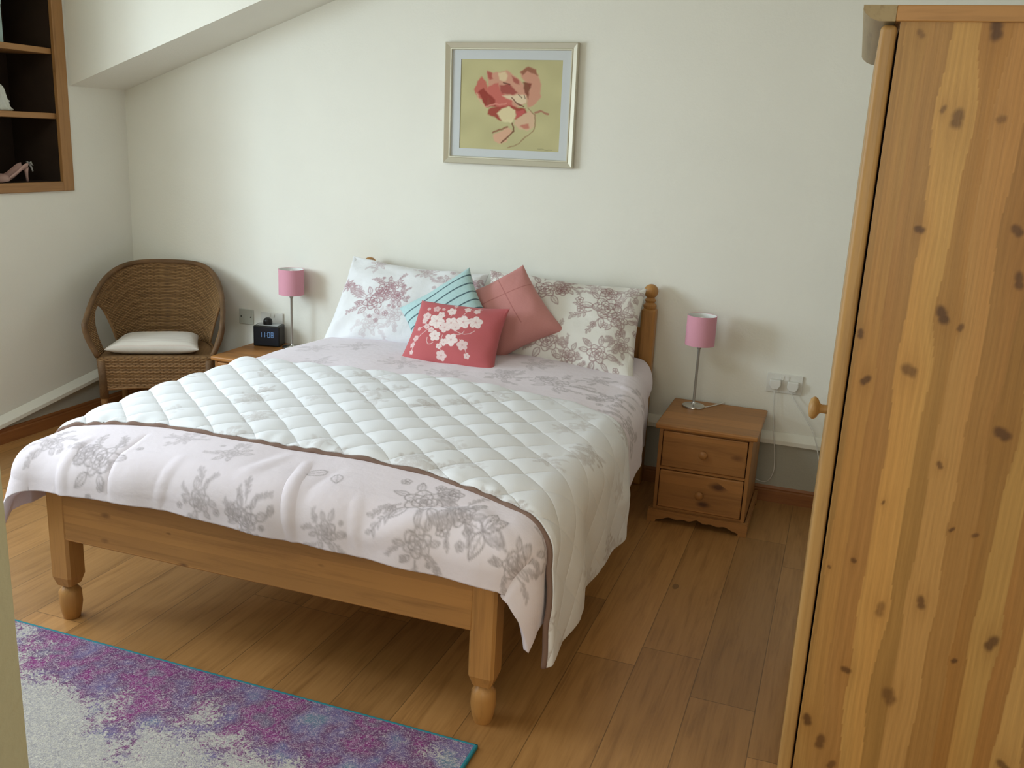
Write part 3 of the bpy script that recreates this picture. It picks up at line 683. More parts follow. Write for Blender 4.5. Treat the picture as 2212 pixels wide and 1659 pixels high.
# ------------------------------------------------------------------ picture over the bed
def picture():
    t = thing('framed_picture', (-.031, 0, 1.692), 'champagne framed flower print hanging on the white wall above the bed', 'picture')
    t.rotation_euler = (0, -.0105, 0)
    hw, hh = .318, .270; iw, ih = .284, .241
    # moulding: profile from outer wall edge to inner rebate (offset inward, depth toward room)
    prof = [(0, -.002), (0, -.026), (.004, -.030), (.024, -.020), (.027, -.023), (.031, -.023), (.034, -.014), (.034, -.002)]
    m = MB()
    v = []
    for (sx, sz) in ((-1, -1), (1, -1), (1, 1), (-1, 1)):
        for a, y in prof: v.append((sx * (hw - a), y, sz * (hh - a)))
    n = len(prof); f = []
    for c in range(4):
        d = (c + 1) % 4
        for i in range(n): f.append((c * n + i, d * n + i, d * n + (i + 1) % n, c * n + (i + 1) % n))
    m.add(v, f).build('frame', plain('champagne_frame', (.60, .56, .44), .38, .35), t)
    mw, mh, cx, cz = .2445, .198, .0015, -.002
    mm = MB()
    for (x0, x1, z0, z1) in ((-iw, cx - mw, -ih, ih), (cx + mw, iw, -ih, ih), (cx - mw, cx + mw, cz + mh, ih), (cx - mw, cx + mw, -ih, cz - mh)): mm.box(x0, x1, -.0125, -.0105, z0, z1)
    mm.build('mount', plain('pale_grey_mount', (.60, .62, .62), .8), t)
    # painted print, polygon strokes
    nx, nz = 300, 240
    U = np.linspace(0, 1, nx)[:, None] * np.ones((1, nz)); Vv = np.linspace(0, 1, nz)[None, :] * np.ones((nx, 1))
    X = 460 + U * 1050; Y = 1290 - Vv * 945
    rg = np.random.RandomState(1)
    nz_ = sum(np.sin(a * X + b * Y + c) / k for k, (a, b, c) in enumerate(rg.uniform(-.03, .03, (9, 3)) * np.array([1, 1, 200]), 1))
    c = np.ones(U.shape + (3,)) * s2l((192, 184, 138)); c *= (1 + .035 * nz_)[..., None]
    Xw = X + 6 * np.sin(Y * .04) + 2 * np.sin(Y * .11 + X * .04); Yw = Y + 5 * np.sin(X * .04) + 2 * np.sin(X * .1 - Y * .04)
    def poly(pts, col, soft=16, k=.92):
        nonlocal c
        pts = np.array(pts, float); inside = np.zeros(U.shape, bool); dmin = np.full(U.shape, 1e9)
        for (x0, y0), (x1, y1) in zip(pts, np.roll(pts, -1, 0)):
            cond = (y0 > Yw) != (y1 > Yw); inside ^= cond & (Xw < (x1 - x0) * (Yw - y0) / (y1 - y0 + 1e-9) + x0)
            dx, dy = x1 - x0, y1 - y0; t = np.clip(((Xw - x0) * dx + (Yw - y0) * dy) / (dx * dx + dy * dy + 1e-9), 0, 1)
            dmin = np.minimum(dmin, np.hypot(Xw - x0 - t * dx, Yw - y0 - t * dy))
        sd = np.where(inside, dmin, -dmin); c = lerp3(c, s2l(col), np.clip(sd / soft + .5, 0, 1) * k)
    def stroke(pts, wd, col, k=.9):
        nonlocal c
        f = np.zeros(U.shape)
        for (x0, y0), (x1, y1) in zip(pts[:-1], pts[1:]):
            dx, dy = x1 - x0, y1 - y0; t = np.clip(((Xw - x0) * dx + (Yw - y0) * dy) / (dx * dx + dy * dy), 0, 1)
            f = np.maximum(f, np.clip((wd - np.hypot(Xw - x0 - t * dx, Yw - y0 - t * dy)) / 7 + .5, 0, 1))
        c = lerp3(c, s2l(col), f * k)
    poly([(1050, 960), (1130, 890), (1200, 865), (1255, 930), (1245, 1020), (1170, 1075), (1090, 1060), (1040, 1010)], (214, 178, 148))
    poly([(1095, 1025), (1190, 1000), (1185, 1050), (1130, 1060)], (193, 120, 102))
    poly([(830, 1130), (960, 1045), (1025, 1085), (960, 1200), (870, 1215), (830, 1190)], (216, 168, 140))
    poly([(1080, 470), (1150, 425), (1222, 440), (1268, 510), (1295, 640), (1295, 730), (1230, 810), (1170, 840), (1150, 740), (1190, 640), (1110, 560)], (205, 146, 124))
    poly([(1080, 475), (1150, 422), (1228, 442), (1266, 512), (1225, 490), (1150, 470), (1110, 510)], (150, 98, 74))
    poly([(615, 665), (638, 580), (690, 530), (722, 570), (755, 640), (745, 835), (690, 770), (640, 745)], (194, 100, 90))
    poly([(740, 462), (800, 492), (870, 480), (935, 458), (1000, 500), (1065, 540), (1110, 600), (1155, 690), (1150, 800), (1040, 840), (820, 830), (755, 640)], (208, 150, 128))
    poly([(750, 630), (850, 590), (900, 680), (1000, 760), (1025, 850), (900, 850), (800, 830), (745, 720)], (197, 104, 94))
    poly([(655, 695), (710, 645), (765, 700), (825, 770), (850, 840), (745, 840), (690, 765)], (148, 62, 52))
    poly([(740, 462), (795, 490), (800, 555), (765, 555)], (172, 88, 76))
    poly([(860, 490), (930, 470), (960, 520), (930, 570), (870, 560)], (222, 200, 160))
    poly([(1000, 520), (1060, 545), (1070, 600), (1010, 580)], (168, 92, 80))
    poly([(870, 612), (965, 598), (1065, 680), (1005, 715), (900, 692)], (160, 78, 70))
    poly([(900, 712), (1000, 722), (1060, 700), (1140, 715), (1150, 795), (1080, 812), (1020, 772), (940, 748)], (226, 206, 172))
    poly([(1105, 580), (1195, 590), (1182, 680), (1165, 745), (1140, 690)], (128, 66, 52))
    poly([(748, 910), (768, 855), (900, 830), (1020, 822), (1150, 850), (1155, 890), (1050, 955), (900, 975), (820, 945)], (160, 60, 54))
    poly([(1045, 870), (1140, 862), (1130, 900), (1050, 950)], (196, 96, 92))
    poly([(850, 905), (900, 850), (980, 832), (1040, 862), (1048, 940), (1012, 1005), (925, 985)], (226, 212, 168))
    stroke([(750, 830), (830, 815), (950, 800)], 9, (214, 140, 124))
    stroke([(905, 580), (970, 610)], 5, (90, 56, 46)); stroke([(1000, 745), (1060, 790), (1130, 830)], 7, (110, 60, 48)); stroke([(1070, 700), (1100, 740)], 4, (80, 56, 44)); stroke([(1125, 715), (1135, 750)], 4, (80, 56, 44))
    stroke([(1180, 845), (1240, 910), (1258, 980), (1240, 1050), (1180, 1130), (1090, 1205), (980, 1262)], 6, (160, 132, 98))
    stroke([(1245, 885), (1300, 872), (1370, 892)], 11, (170, 118, 96)); stroke([(1020, 1000), (1030, 1080), (985, 1150), (905, 1200)], 8, (120, 80, 58))
    stroke([(820, 1110), (880, 1070), (965, 1042)], 9, (150, 104, 80)); stroke([(640, 700), (650, 760), (735, 840)], 5, (214, 176, 146))
    stroke([(1290, 1262), (1340, 1258), (1435, 1265)], 3, (128, 124, 96), .7)
    P = np.stack([cx - mw - .004 + U * (2 * mw + .008), np.full(U.shape, -.0095), cz - mh - .004 + Vv * (2 * mh + .008)], -1)
    o = grid_obj('print', P, dyed('art_paper', .75, 400, .0001, .2, 0), t, c)
    # give the sheet a real thickness
    sm = o.modifiers.new('Solid', 'SOLIDIFY'); sm.thickness = .001; sm.offset = -1
    MB().box(-iw - .01, iw + .01, -.0075, -.0015, -ih - .01, ih + .01).build('backing_board', M['brown_cloth'], t)
picture()

# ------------------------------------------------------------------ nightstands
def nightstand():
    t = thing('nightstand', (1.0605, -.258, 0), 'two-drawer pine nightstand in full view right of the bed', 'nightstand', group='pine nightstands')
    hw, yf_, yb_ = .208, -.230, .218
    MB().box(-hw, hw, yf_, yb_, .412, .433).build('top', M['ns_x'], t, bevel=.006, seg=3)
    bw = hw - .017; bf = yf_ + .014
    MB().prism([(-bw, .03), (-bw + .016, .03), (-bw + .016, .412), (-bw, .412)], 'y', bf, yb_ - .01).build('side_panel', M['ns_z'], t, bevel=.0015)
    MB().prism([(bw - .016, .03), (bw, .03), (bw, .412), (bw - .016, .412)], 'y', bf, yb_ - .01).build('side_panel', M['ns_z'], t, bevel=.0015)
    MB().box(-bw + .016, bw - .016, yb_ - .018, yb_ - .01, .03, .412).build('back_panel', M['ns_z'], t)
    MB().box(-bw + .016, bw - .016, bf + .004, yb_ - .018, .405, .412).box(-bw + .016, bw - .016, bf + .004, yb_ - .018, .236, .247).box(-bw + .016, bw - .016, bf + .004, yb_ - .018, .05, .066).build('rail', M['ns_x'], t)
    for z0, z1 in ((.250, .404), (.069, .233)):
        d = MB().box(-bw + .019, bw - .019, bf - .006, bf + .012, z0, z1).build('drawer', M['ns_x'], t, bevel=.004)
        zc = (z0 + z1) / 2
        k = MB().lathe([(.010, 0), (.009, .010), (.012, .014), (.017, .019), (.0175, .023), (.013, .028), (.004, .030)], 0, 0, 24)
        k.v = [(x, bf - .006 - z, zc + y) for x, y, z in k.v]
        k.build('knob', M['ns_x'], d, 'auto')
    # scalloped plinth
    pts = [(-hw, 0), (-hw + .035, 0)]
    def prof(s):  # 0..1 across the span
        return .010 + .020 * math.sin(math.pi * min(max((s - .0) / .16, 0), 1) / 2) - .006 * math.sin(math.pi * (s * 6)) ** 2 * (0 < s < 1) + (.008 * math.exp(-((s - .5) / .07) ** 2) if 0 < s < 1 else 0)
    for s in np.linspace(0, .5, 14): pts.append((-hw + .035 + s * (2 * hw - .07), prof(s)))
    right = [(-x, z) for x, z in reversed(pts)]
    pts = pts + right
    pts += [(hw, .048), (hw - .006, .056), (-hw + .006, .056), (-hw, .048)]
    MB().prism([(x, z) for x, z in pts], 'y', yf_ - .002, yf_ + .014).build('plinth', M['ns_x'], t)
    for s in (-1, 1): MB().prism([(yf_ + .014, 0), (yf_ + .06, 0), (yf_ + .08, .022), (yb_ - .08, .022), (yb_ - .06, 0), (yb_ - .012, 0), (yb_ - .012, .056), (yf_ + .014, .056)], 'x', s * hw - (.014 if s > 0 else 0), s * hw + (.014 if s < 0 else 0)).build('plinth', M['ns_y'], t)
    return t
ns = nightstand()
ns2 = copy_tree(ns); ns2.location = (-1.176, -.218, 0)
tag(ns2, 'pine nightstand between wicker chair and bed, with the black clock on it', 'nightstand')

# ------------------------------------------------------------------ table lamps
def lamp(loc, label):
    t = thing('table_lamp', loc, label, 'table lamp', group='pink bedside lamps')
    MB().lathe([(.0495, 0), (.0505, .004), (.049, .009), (.043, .012), (.014, .0135), (.008, .019), (.0065, .024)], 0, 0, 48).build('base', M['chrome'], t, 'auto')
    MB().lathe([(.0058, .02), (.0058, .262), (.009, .266), (.011, .275), (.011, .283), (.006, .287)], 0, 0, 20).build('stem', M['satin'], t, 'auto')
    z0, z1, r = .283, .413, .0635
    sh = MB().lathe([(r, z0), (r, z1), (r - .0012, z1), (r - .0012, z0)], 0, 0, 64)
    sh.f = sh.f[:-2]; n = 64
    sh.f += [(3 * n + k, 3 * n + (k + 1) % n, (k + 1) % n, k) for k in range(n)]
    s = sh.build('lamp_shade', M['shade'], t, 'auto')
    ln = MB().lathe([(r - .0014, z0 + .001), (r - .0014, z1 - .001), (r - .003, z1 - .001), (r - .003, z0 + .001)], 0, 0, 64)
    ln.f = ln.f[:-2] + [(3 * n + k, 3 * n + (k + 1) % n, (k + 1) % n, k) for k in range(n)]
    ln.build('shade_lining', M['lining'], s, 'auto')
    sp = MB()
    for k in range(3):
        a = k * 2.094 + .4; sp.tube([(0, 0, z0 + .012), (.03 * math.cos(a), .03 * math.sin(a), z0 + .012), ((r - .002) * math.cos(a), (r - .002) * math.sin(a), z0 + .02)], .0016, 6)
    sp.build('shade_spider', M['chrome'], s)
    MB().lathe([(.012, .285), (.012, .325), (.008, .327)], 0, 0, 16).build('bulb_holder', M['white_plastic'], t, 'auto')
    MB().lathe([(.010, .327), (.015, .345), (.020, .37), (.019, .39), (.012, .402), (.002, .406)], 0, 0, 20).build('bulb', M['lining'], t, 'auto')
    return t
lp = lamp((.955, -.158, .433), 'pink drum lamp on the nightstand right of the bed, before the wall socket')
lp2 = copy_tree(lp); lp2.location = (-1.143, -.092, .433)
tag(lp2, 'pink drum lamp on the nightstand left of the bed, beside the black clock', 'table lamp')

# ------------------------------------------------------------------ alarm clock
ck = thing('alarm_clock', (-1.283, -.088, .433), 'small black alarm clock with faint blue digits beside the pink lamp', 'clock', math.radians(15))
MB().box(-.070, .070, -.045, .045, .0, .108).build('body', M['black'], ck, bevel=.006, seg=3)
MB().box(-.064, .064, -.0462, -.0440, .008, .102).build('face', M['navy'], ck, bevel=.0006)
MB().box(-.058, .058, -.036, .036, .1075, .1105).build('top_plate', M['clock_top'], ck, bevel=.001)
MB().lathe([(.0235, .110), (.0235, .125), (.0225, .132), (.018, .140), (.010, .145), (.002, .1465)], -.006, 0, 32).build('dome', M['black'], ck, 'auto')
em, et, eb = new_mat('blue_led_digits', .5); eb.inputs['Base Color'].default_value = (.1, .2, .4, 1); eb.inputs['Emission Color'].default_value = (.22, .42, .75, 1); eb.inputs['Emission Strength'].default_value = .28
SEG = {'0': 'abcdef', '1': 'bc', '8': 'abcdefg'}
dm = MB(); x = -.037; h = .014
for ch in '11:08':
    if ch == ':':
        for z in (.058, .068): dm.box(x, x + .003, -.0474, -.0460, z, z + .003)
        x += .008; continue
    w_, z0 = .013, .049; t_ = .0024
    for sg in SEG[ch]:
        r = {'a': (0, w_, 2 * h - t_, 2 * h), 'd': (0, w_, 0, t_), 'g': (0, w_, h - t_ / 2, h + t_ / 2), 'b': (w_ - t_, w_, h, 2 * h - .001), 'c': (w_ - t_, w_, .001, h), 'f': (0, t_, h, 2 * h - .001), 'e': (0, t_, .001, h)}[sg]
        dm.box(x + r[0], x + r[1], -.0474, -.0460, z0 + r[2], z0 + r[3])
    x += .018
dm.build('digits', em, ck)

# ------------------------------------------------------------------ sockets, plugs, cords
def socket(name, x0, x1, z0, z1, label, gangs, mat):
    t = thing(name, ((x0 + x1) / 2, 0, (z0 + z1) / 2), label, 'wall socket')
    hw, hh = (x1 - x0) / 2, (z1 - z0) / 2
    MB().box(-hw, hw, -.010, 0, -hh, hh).build('faceplate', mat, t, bevel=.003)
    for cx in gangs: MB().box(cx - .007, cx + .007, -.0135, -.0095, hh - .026, hh - .008).build('rocker_switch', mat, t, bevel=.001)
    return t
socket('wall_socket', 1.246, 1.400, .510, .596, 'white double wall socket between right lamp and wardrobe, two plugs in it', (-.012, .012), M['white_plastic'])
socket('wall_socket', -1.386, -1.250, .505, .590, 'double wall socket on the back wall just behind the black clock', (-.012, .012), M['white_plastic'])
bp = thing('blank_wall_plate', (-1.480, 0, .549), 'square blank wall plate with two screws left of the black clock', 'wall plate')
MB().box(-.044, .044, -.008, 0, -.041, .041).build('faceplate', plain('grey_plate', (.52, .53, .46), .4), bp, bevel=.003)
for s in (-1, 1):
    k = MB().lathe([(.0035, 0), (.0035, .002)], 0, 0, 12); k.v = [(s * .030 + x, -.008 - z, y) for x, y, z in k.v]
    k.build('screw', M['black'], bp)
def plug_mesh(cx, cz):
    m = MB().prism([(cx - .023, cz + .020), (cx - .025, cz - .004), (cx - .014, cz - .024), (cx + .014, cz - .024), (cx + .025, cz - .004), (cx + .023, cz + .020)], 'y', -.036, -.010)
    return m
def spline(pts, n=10):
    P = [np.array(p, float) for p in pts]; P = [2 * P[0] - P[1]] + P + [2 * P[-1] - P[-2]]; out = []
    for i in range(1, len(P) - 2):
        for t in np.linspace(0, 1, n, endpoint=False):
            a, b, c, d = P[i - 1:i + 3]
            out.append(tuple(.5 * (2 * b + (c - a) * t + (2 * a - 5 * b + 4 * c - d) * t * t + (3 * b - a - 3 * c + d) * t ** 3)))
    out.append(tuple(P[-2])); return out
t = thing('lamp_cord', (0, 0, 0), 'thin white lamp cord from the left plug of the double socket to the right lamp', 'cord')
MB().tube(spline([(.955 + .048, -.150, .4365), (1.03, -.11, .4365), (1.06, -.06, .437), (1.075, -.036, .436), (1.08, -.026, .40), (1.12, -.021, .20), (1.20, -.026, .125), (1.29, -.045, .10), (1.325, -.062, .16), (1.318, -.050, .26), (1.305, -.045, .33), (1.292, -.030, .42), (1.286, -.024, .505), (1.285, -.023, .53)]), .0024, 6).build('cable', M['white_plastic'], t, True)
plug_mesh(1.285, .552).build('plug', M['white_plastic'], t, bevel=.004)
t = thing('power_cord', (0, 0, 0), 'thin white power cord from the right plug of the double socket toward the wardrobe', 'cord')
MB().tube(spline([(1.362, -.023, .53), (1.364, -.026, .505), (1.390, -.036, .47), (1.43, -.042, .42), (1.48, -.045, .34), (1.52, -.055, .20), (1.55, -.06, .06), (1.60, -.06, .004)]), .0026, 6).build('cable', M['white_plastic'], t, True)
plug_mesh(1.361, .550).build('plug', M['white_plastic'], t, bevel=.004)

# ------------------------------------------------------------------ wicker tub chair
def uv_from(me, fn):
    uv = me.uv_layers.new(name='UVMap')
    co = np.empty(len(me.vertices) * 3); me.vertices.foreach_get('co', co); co = co.reshape(-1, 3)
    li = np.empty(len(me.loops), np.int32); me.loops.foreach_get('vertex_index', li)
    uv.data.foreach_set('uv', fn(co)[li].ravel())
def chair():
    t = thing('wicker_chair', (-1.752, -.352, 0), 'brown woven wicker tub chair standing in the corner left of the nightstand', 'chair', math.radians(31.6))
    SZ, AP = .415, .250
    FY = -.215
    # plan curve, s in [-1,1] from left front round the back to right front (superellipse U)
    def plan(s, grow):
        th = np.abs(np.asarray(s, float)); ph = (1 - th) * math.pi / 2
        x = (.268 + grow * .052) * np.cos(ph) ** .62
        y = FY + (.225 + grow * .04 - FY) * np.sin(ph) ** .92
        return np.where(np.asarray(s) < 0, -1, 1) * x, y
    def rimz(s):
        th = np.abs(s); return .575 + .240 * np.clip(1 - th ** 2.6, 0, 1) ** 1.2
    def surf(s, w):   # w 0 at seat .. 1 at rim
        g = np.sin(np.clip(w, 0, 1) * math.pi / 2) ** 1.1
        x, y = plan(s, g)
        rz_ = rimz(s)
        z = SZ + (rz_ - SZ) * w
        y = y + .045 * w ** 1.5 * np.clip(1 - np.abs(s) / .5, 0, 1)
        # front posts sweep back in to the seat
        return np.stack([x, y, z], -1)
    ns_, nw = 260, 80
    S = np.linspace(-1, 1, ns_)[:, None] * np.ones((1, nw)); Wd = np.linspace(0, 1, nw)[None, :] * np.ones((ns_, 1))
    V = surf(S, Wd)
    # teardrop openings in the sides
    def hole(s, w):
        c = .705; a = np.abs(s)
        cen = c + .07 * w; wid = .150 * np.sqrt(np.clip(1 - (w / .80) ** 2, 0, 1)) * (1 - .10 * w)
        return (np.abs(a - cen) < wid) & (w < .80) & (w > .02)
    idx = np.arange(ns_ * nw).reshape(ns_, nw)
    q = np.stack([idx[:-1, :-1], idx[1:, :-1], idx[1:, 1:], idx[:-1, 1:]], -1).reshape(-1, 4)
    sc = (S[:-1, :-1] + S[1:, 1:]) / 2; wc = (Wd[:-1, :-1] + Wd[1:, 1:]) / 2
    q = q[~hole(sc, wc).ravel()]
    o = raw_mesh('back_shell', V.reshape(-1, 3), q, M['wicker'], t)
    SW = np.stack([S * .62, V[..., 2]], -1).reshape(-1, 2)
    uv_from(o.data, lambda co: SW)
    sm = o.modifiers.new('Solid', 'SOLIDIFY'); sm.thickness = .014; sm.offset = 0
    # braided rim
    sr = np.linspace(-1, 1, 90); R1 = surf(sr, np.ones(90))
    pts = [tuple(p) for p in R1]
    def front_post(sg):
        p = R1[-1] if sg > 0 else R1[0]; out = [tuple(p)]
        for w_ in np.linspace(.9, 0, 8): out.append(tuple(surf(np.array([sg * 1.]), np.array([w_]))[0]))
        return out
    pts = list(reversed(front_post(-1)))[:-1] + pts + front_post(1)[1:]
    rad = [.013] * len(pts)
    MB().tube(pts, .0135, 10).build('rim', M['cane_wrap'], t, True)
    for sg in (-1, 1):
        ww = np.linspace(.02, .7999, 30); cen = .705 + .07 * ww; wid = .150 * np.sqrt(np.clip(1 - (ww / .80) ** 2, 0, 1)) * (1 - .10 * ww)
        ss = np.concatenate([cen - wid, (cen + wid)[::-1][1:]]); w2 = np.concatenate([ww, ww[::-1][1:]])
        MB().tube([tuple(p) for p in surf(sg * ss, w2)], .007, 8).build('arm_opening_edge', M['cane'], t, True)
    # seat deck and woven apron
    pl = [tuple(float(c) for c in plan(np.array([s]), 0.)[k][:1][0:1]) for s in (0,) for k in (0,)]
    sl_ = np.linspace(-1, 1, 61); px, py = plan(sl_, 0.)
    outline = list(zip(px, py))
    o = MB().prism([(float(a), float(b)) for a, b in outline][::-1], 'z', SZ - .025, SZ).build('seat', M['wicker'], t)
    uv_from(o.data, lambda co: co[:, :2])
    ring = outline + [(outline[-1][0] * (1 - k) + outline[0][0] * k, FY) for k in np.linspace(0, 1, 24)[1:]]
    zz = np.linspace(0, 1, 20); n = len(ring)
    RX = np.array([p[0] for p in ring]); RY = np.array([p[1] for p in ring])
    per = np.concatenate([[0], np.cumsum(np.hypot(np.diff(RX), np.diff(RY)))])
    fr = (np.arange(n) >= 60); kk = np.clip((np.arange(n) - 60) / (n - 60), 0, 1)
    low = np.where(fr, AP + .012 * np.sin(kk * math.pi), AP)
    Z = SZ - .004 + (low[:, None] - SZ) * zz[None, :]
    Vv = np.stack([RX[:, None] * (1 - .03 * zz) * 1.004, RY[:, None] * (1 - .03 * zz) * 1.004, Z], -1)
    o = grid_obj('apron', Vv, M['wicker'], t)
    UVs = np.stack([per[:, None] * np.ones_like(Z), Z], -1).reshape(-1, 2); uv_from(o.data, lambda co: UVs)
    sm = o.modifiers.new('Solid', 'SOLIDIFY'); sm.thickness = .012; sm.offset = 0
    MB().tube([tuple(p) for p in Vv[:-1, -1]], .008, 8, True).build('apron_edge', M['cane'], t, True)
    for sx, sy in ((-1, 0), (1, 0), (-1, 1), (1, 1)):
        x, y = (sx * .250, FY + .006) if not sy else (sx * .215, .135)
        lg = MB().tube([(x, y, 0), (x, y, .24), (x * 1.01, y, SZ - .03)], .0165, 14).build('leg', M['cane'], t, True)
        MB().tube([(x, y, .205), (x, y, .30), (x * 1.01, y, SZ - .02)], .0205, 14).build('leg_wrap', M['cane_wrap'], lg, True)
    return t
chair()
def pad_col(U, V, W, H):
    base = np.ones(U.shape + (3,)) * np.array([.62, .57, .50])
    f = np.clip((np.sin(V * H * 2 * math.pi / .030) - .75) * 4, 0, 1) * .35
    g = np.clip((np.sin(V * H * 2 * math.pi / .030 + 1.2) - .9) * 8, 0, 1) * .3
    return lerp3(lerp3(base, np.array([.45, .30, .26]), f), np.array([.40, .42, .42]), g)
ca, sa_ = math.cos(math.radians(31.6)), math.sin(math.radians(31.6))
def cp(x, y, z): return (-1.752 + ca * x - sa_ * y, -.352 + sa_ * x + ca * y, z)
pillow('seat_cushion', cp(-.195, .120, .450), cp(.170, .120, .450), cp(.205, -.205, .447), cp(-.240, -.205, .447), .040, 140, 120, pad_col, dyed('striped_ticking', puck=.002, puckscale=30),
       'cream seat pad with faint stripes lying on the wicker chair', 'cushion', conc=.03, seed=21, wr=.0016, back=.85, prof=5, pw=.55)

# ------------------------------------------------------------------ wardrobe
def wardrobe():
    x0, yN, yF, xB = 1.506, -2.200, -1.26, 2.085
    t = thing('wardrobe', (0, 0, 0), 'tall honey pine wardrobe in the right foreground, its knotty side panel facing us', 'wardrobe')
    # knotty side panel, staves and knots as measured
    cuts = [1.47, 1.514, 1.551, 1.586, 1.631, 1.686, 1.722, 1.775, 1.826, 1.859, 1.905, 1.945, 1.99, 2.03, 2.2]
    tone = [(.92, .90, .86), (.86, .83, .78), (.97, .95, .90), (.95, .91, .88), (1.17, 1.18, 1.12), (.93, .89, .80), (1.08, 1.05, 1.03), (.90, .84, .77), (.84, .78, .68), (1.04, 1.04, .95), (.92, .85, .75), (1.1, 1.1, 1.05), (.9, .85, .8), (1., .97, .9)]
    nx, nz = 210, 640
    X = np.linspace(1.5395, xB, nx)[:, None] * np.ones((1, nz)); Z = np.linspace(.03, 1.80, nz)[None, :] * np.ones((nx, 1))
    rg = np.random.RandomState(4)
    lean = .012 * np.sin(1.7 * Z + 1) + .006 * np.sin(5 * Z)
    K = [(1.578, 1.776, .011, .6), (1.705, 1.785, .020, 1), (1.664, 1.626, .020, .8), (1.637, 1.642, .008, .7), (1.739, 1.628, .012, .6), (1.629, 1.416, .013, .95), (1.799, 1.427, .016, .9), (1.695, 1.253, .019, 1), (1.549, 1.199, .011, .95),
         (1.731, 1.232, .010, .8), (1.572, 1.104, .013, .95), (1.651, 1.135, .018, .75), (1.839, 1.029, .022, .95), (1.737, .946, .010, .8), (1.818, 1.333, .014, .9), (1.642, .847, .005, .8), (1.78, .812, .007, .9), (1.825, .808, .008, .8),
         (1.602, .706, .008, .9), (1.555, .681, .006, .8), (1.747, .638, .015, .85), (1.67, .605, .015, .6), (1.893, .577, .018, .9), (1.83, .52, .008, .95), (1.621, .445, .014, .9), (1.716, .404, .022, .7), (1.556, .301, .018, .95), (1.59, .253, .019, .85),
         (1.621, .201, .014, .8), (1.95, 1.5, .015, .9), (1.99, .9, .018, .9), (1.96, .3, .015, .8)]
    Xd = X + 0 * X
    for i, (kx, kz, r, k) in enumerate(K):
        d = np.exp(-(((X - kx) / (r * 2.)) ** 2 + ((Z - kz) / (r * 4)) ** 2)); Xd = Xd + (X - kx) * -.55 * d
    c = np.zeros(X.shape + (3,)); base = np.array([.405, .232, .078])
    Xl = Xd + lean * .25
    for a, b, tn in zip(cuts[:-1], cuts[1:], tone):
        wgt = np.clip((Xl - a) / .002, 0, 1) * np.clip((b - Xl) / .002 + 1, 0, 1); m = (Xl >= a) & (Xl < b)
        ph = rg.uniform(0, 6.28); fr = rg.uniform(500, 800)
        g = .5 + .5 * np.sin((Xl - a) * fr * (.55 + .2 * np.sin(Z * 1.1 + ph)) + ph + 1.5 * np.sin(Z * 2.3 + ph))
        lo = np.sin(Z * rg.uniform(1.5, 3.5) + ph) * .04
        col = base * (1 + 1.45 * (np.array(tn) - .96)) * (1 + lo - .10 * g)[..., None] * np.array([1, 1, 1])
        red = np.clip(np.sin(Z * 2.1 + ph * 2 + Xl * 20), 0, 1) * .10
        col = col * np.stack([1 + red * .3, 1 - red * .5, 1 - red], -1)
        c[m] = col[m]
    for i, (kx, kz, r, k) in enumerate(K):
        ang = rg.uniform(-.6, .6); dx, dz = X - kx, Z - kz; ca_, sa2 = math.cos(ang), math.sin(ang); ex, ez = ca_ * dx + sa2 * dz, -sa2 * dx + ca_ * dz
        asp = rg.uniform(1.0, 1.7); r *= .78; rr = np.hypot(ex / r, ez / (r * asp)) + .22 * np.sin(2 * np.arctan2(dz, dx) + i) + .05 * np.sin(5 * np.arctan2(dz, dx) + 2 * i)
        halo = np.exp(-np.clip(np.hypot(dx / (r * 1.7), dz / (r * 3.5)), 0, 9) ** 2) * .38 * k
        c = lerp3(c, base * np.array([.72, .58, .42]), halo)
        c = lerp3(c, np.array([.085, .036, .012]) * (1.6 - .6 * k), np.clip((1.05 - rr) / .5, 0, 1) * .9 * k)
    P = np.stack([X, np.full(X.shape, yN), Z], -1)
    m, tt, b = new_mat('knotty_pine_panel', .42, .35); kx_ = NT(tt)
    at = kx_.n('ShaderNodeAttribute', attribute_name='dye'); o = kx_.sep(kx_.coord())
    g = kx_.noise(kx_.comb(kx_.math('MULTIPLY', o[0], 220), 0., kx_.math('MULTIPLY', o[2], 6)), 1., 3, .6)
    kx_.l(kx_.mix(1., at.outputs['Color'], kx_.ramp(g, [(.3, (.90, .88, .85)), (.7, (1.08, 1.08, 1.08))]), 'MULTIPLY'), b.inputs['Base Color'])
    kx_.l(kx_.bump(g, .0005, .5), b.inputs['Normal'])
    pnl = grid_obj('side_panel', P, m, t, c); sm = pnl.modifiers.new('Solid', 'SOLIDIFY'); sm.thickness = .018; sm.offset = -1
    # make the panel face the room (-Y)
    pnl.data.flip_normals() if pnl.data.polygons[0].normal.y > 0 else None
    MB().box(1.5395, xB, yF - .018, yF, .03, 1.80).build('side_panel', M['pine_z'], t)
    MB().box(xB - .008, xB, yN + .018, yF - .018, .03, 1.80).build('back_panel', M['pine_z'], t)
    [MB().box(1.5395, xB - .008, yN + .018, yF - .018, a, a + .02).build('carcass_deck', M['pine_y'], t) for a in (.09, 1.778)]
    MB().box(1.53, xB, yN - .004, yF + .004, 0, .09).build('plinth', M['pine_y'], t, bevel=.004)
    ym = (yN + yF) / 2
    for a, b, ky in ((yN + .001, ym - .0015, yN + .075), (ym + .0015, yF - .001, yF - .075)):
        d = MB().box(x0, x0 + .030, a, b, .095, 1.792).build('door', M['door_edge'], t, bevel=.010, seg=4)
        if a < ym - .1:
            k = MB().lathe([(.010, 0), (.0095, .012), (.012, .016), (.021, .021), (.0245, .026), (.0245, .030), (.020, .036), (.008, .039)], 0, 0, 28)
            k.v = [(x0 - z, ky + x, 1.012 + y) for x, y, z in k.v]; k.build('knob', M['door_edge'], d, 'auto')
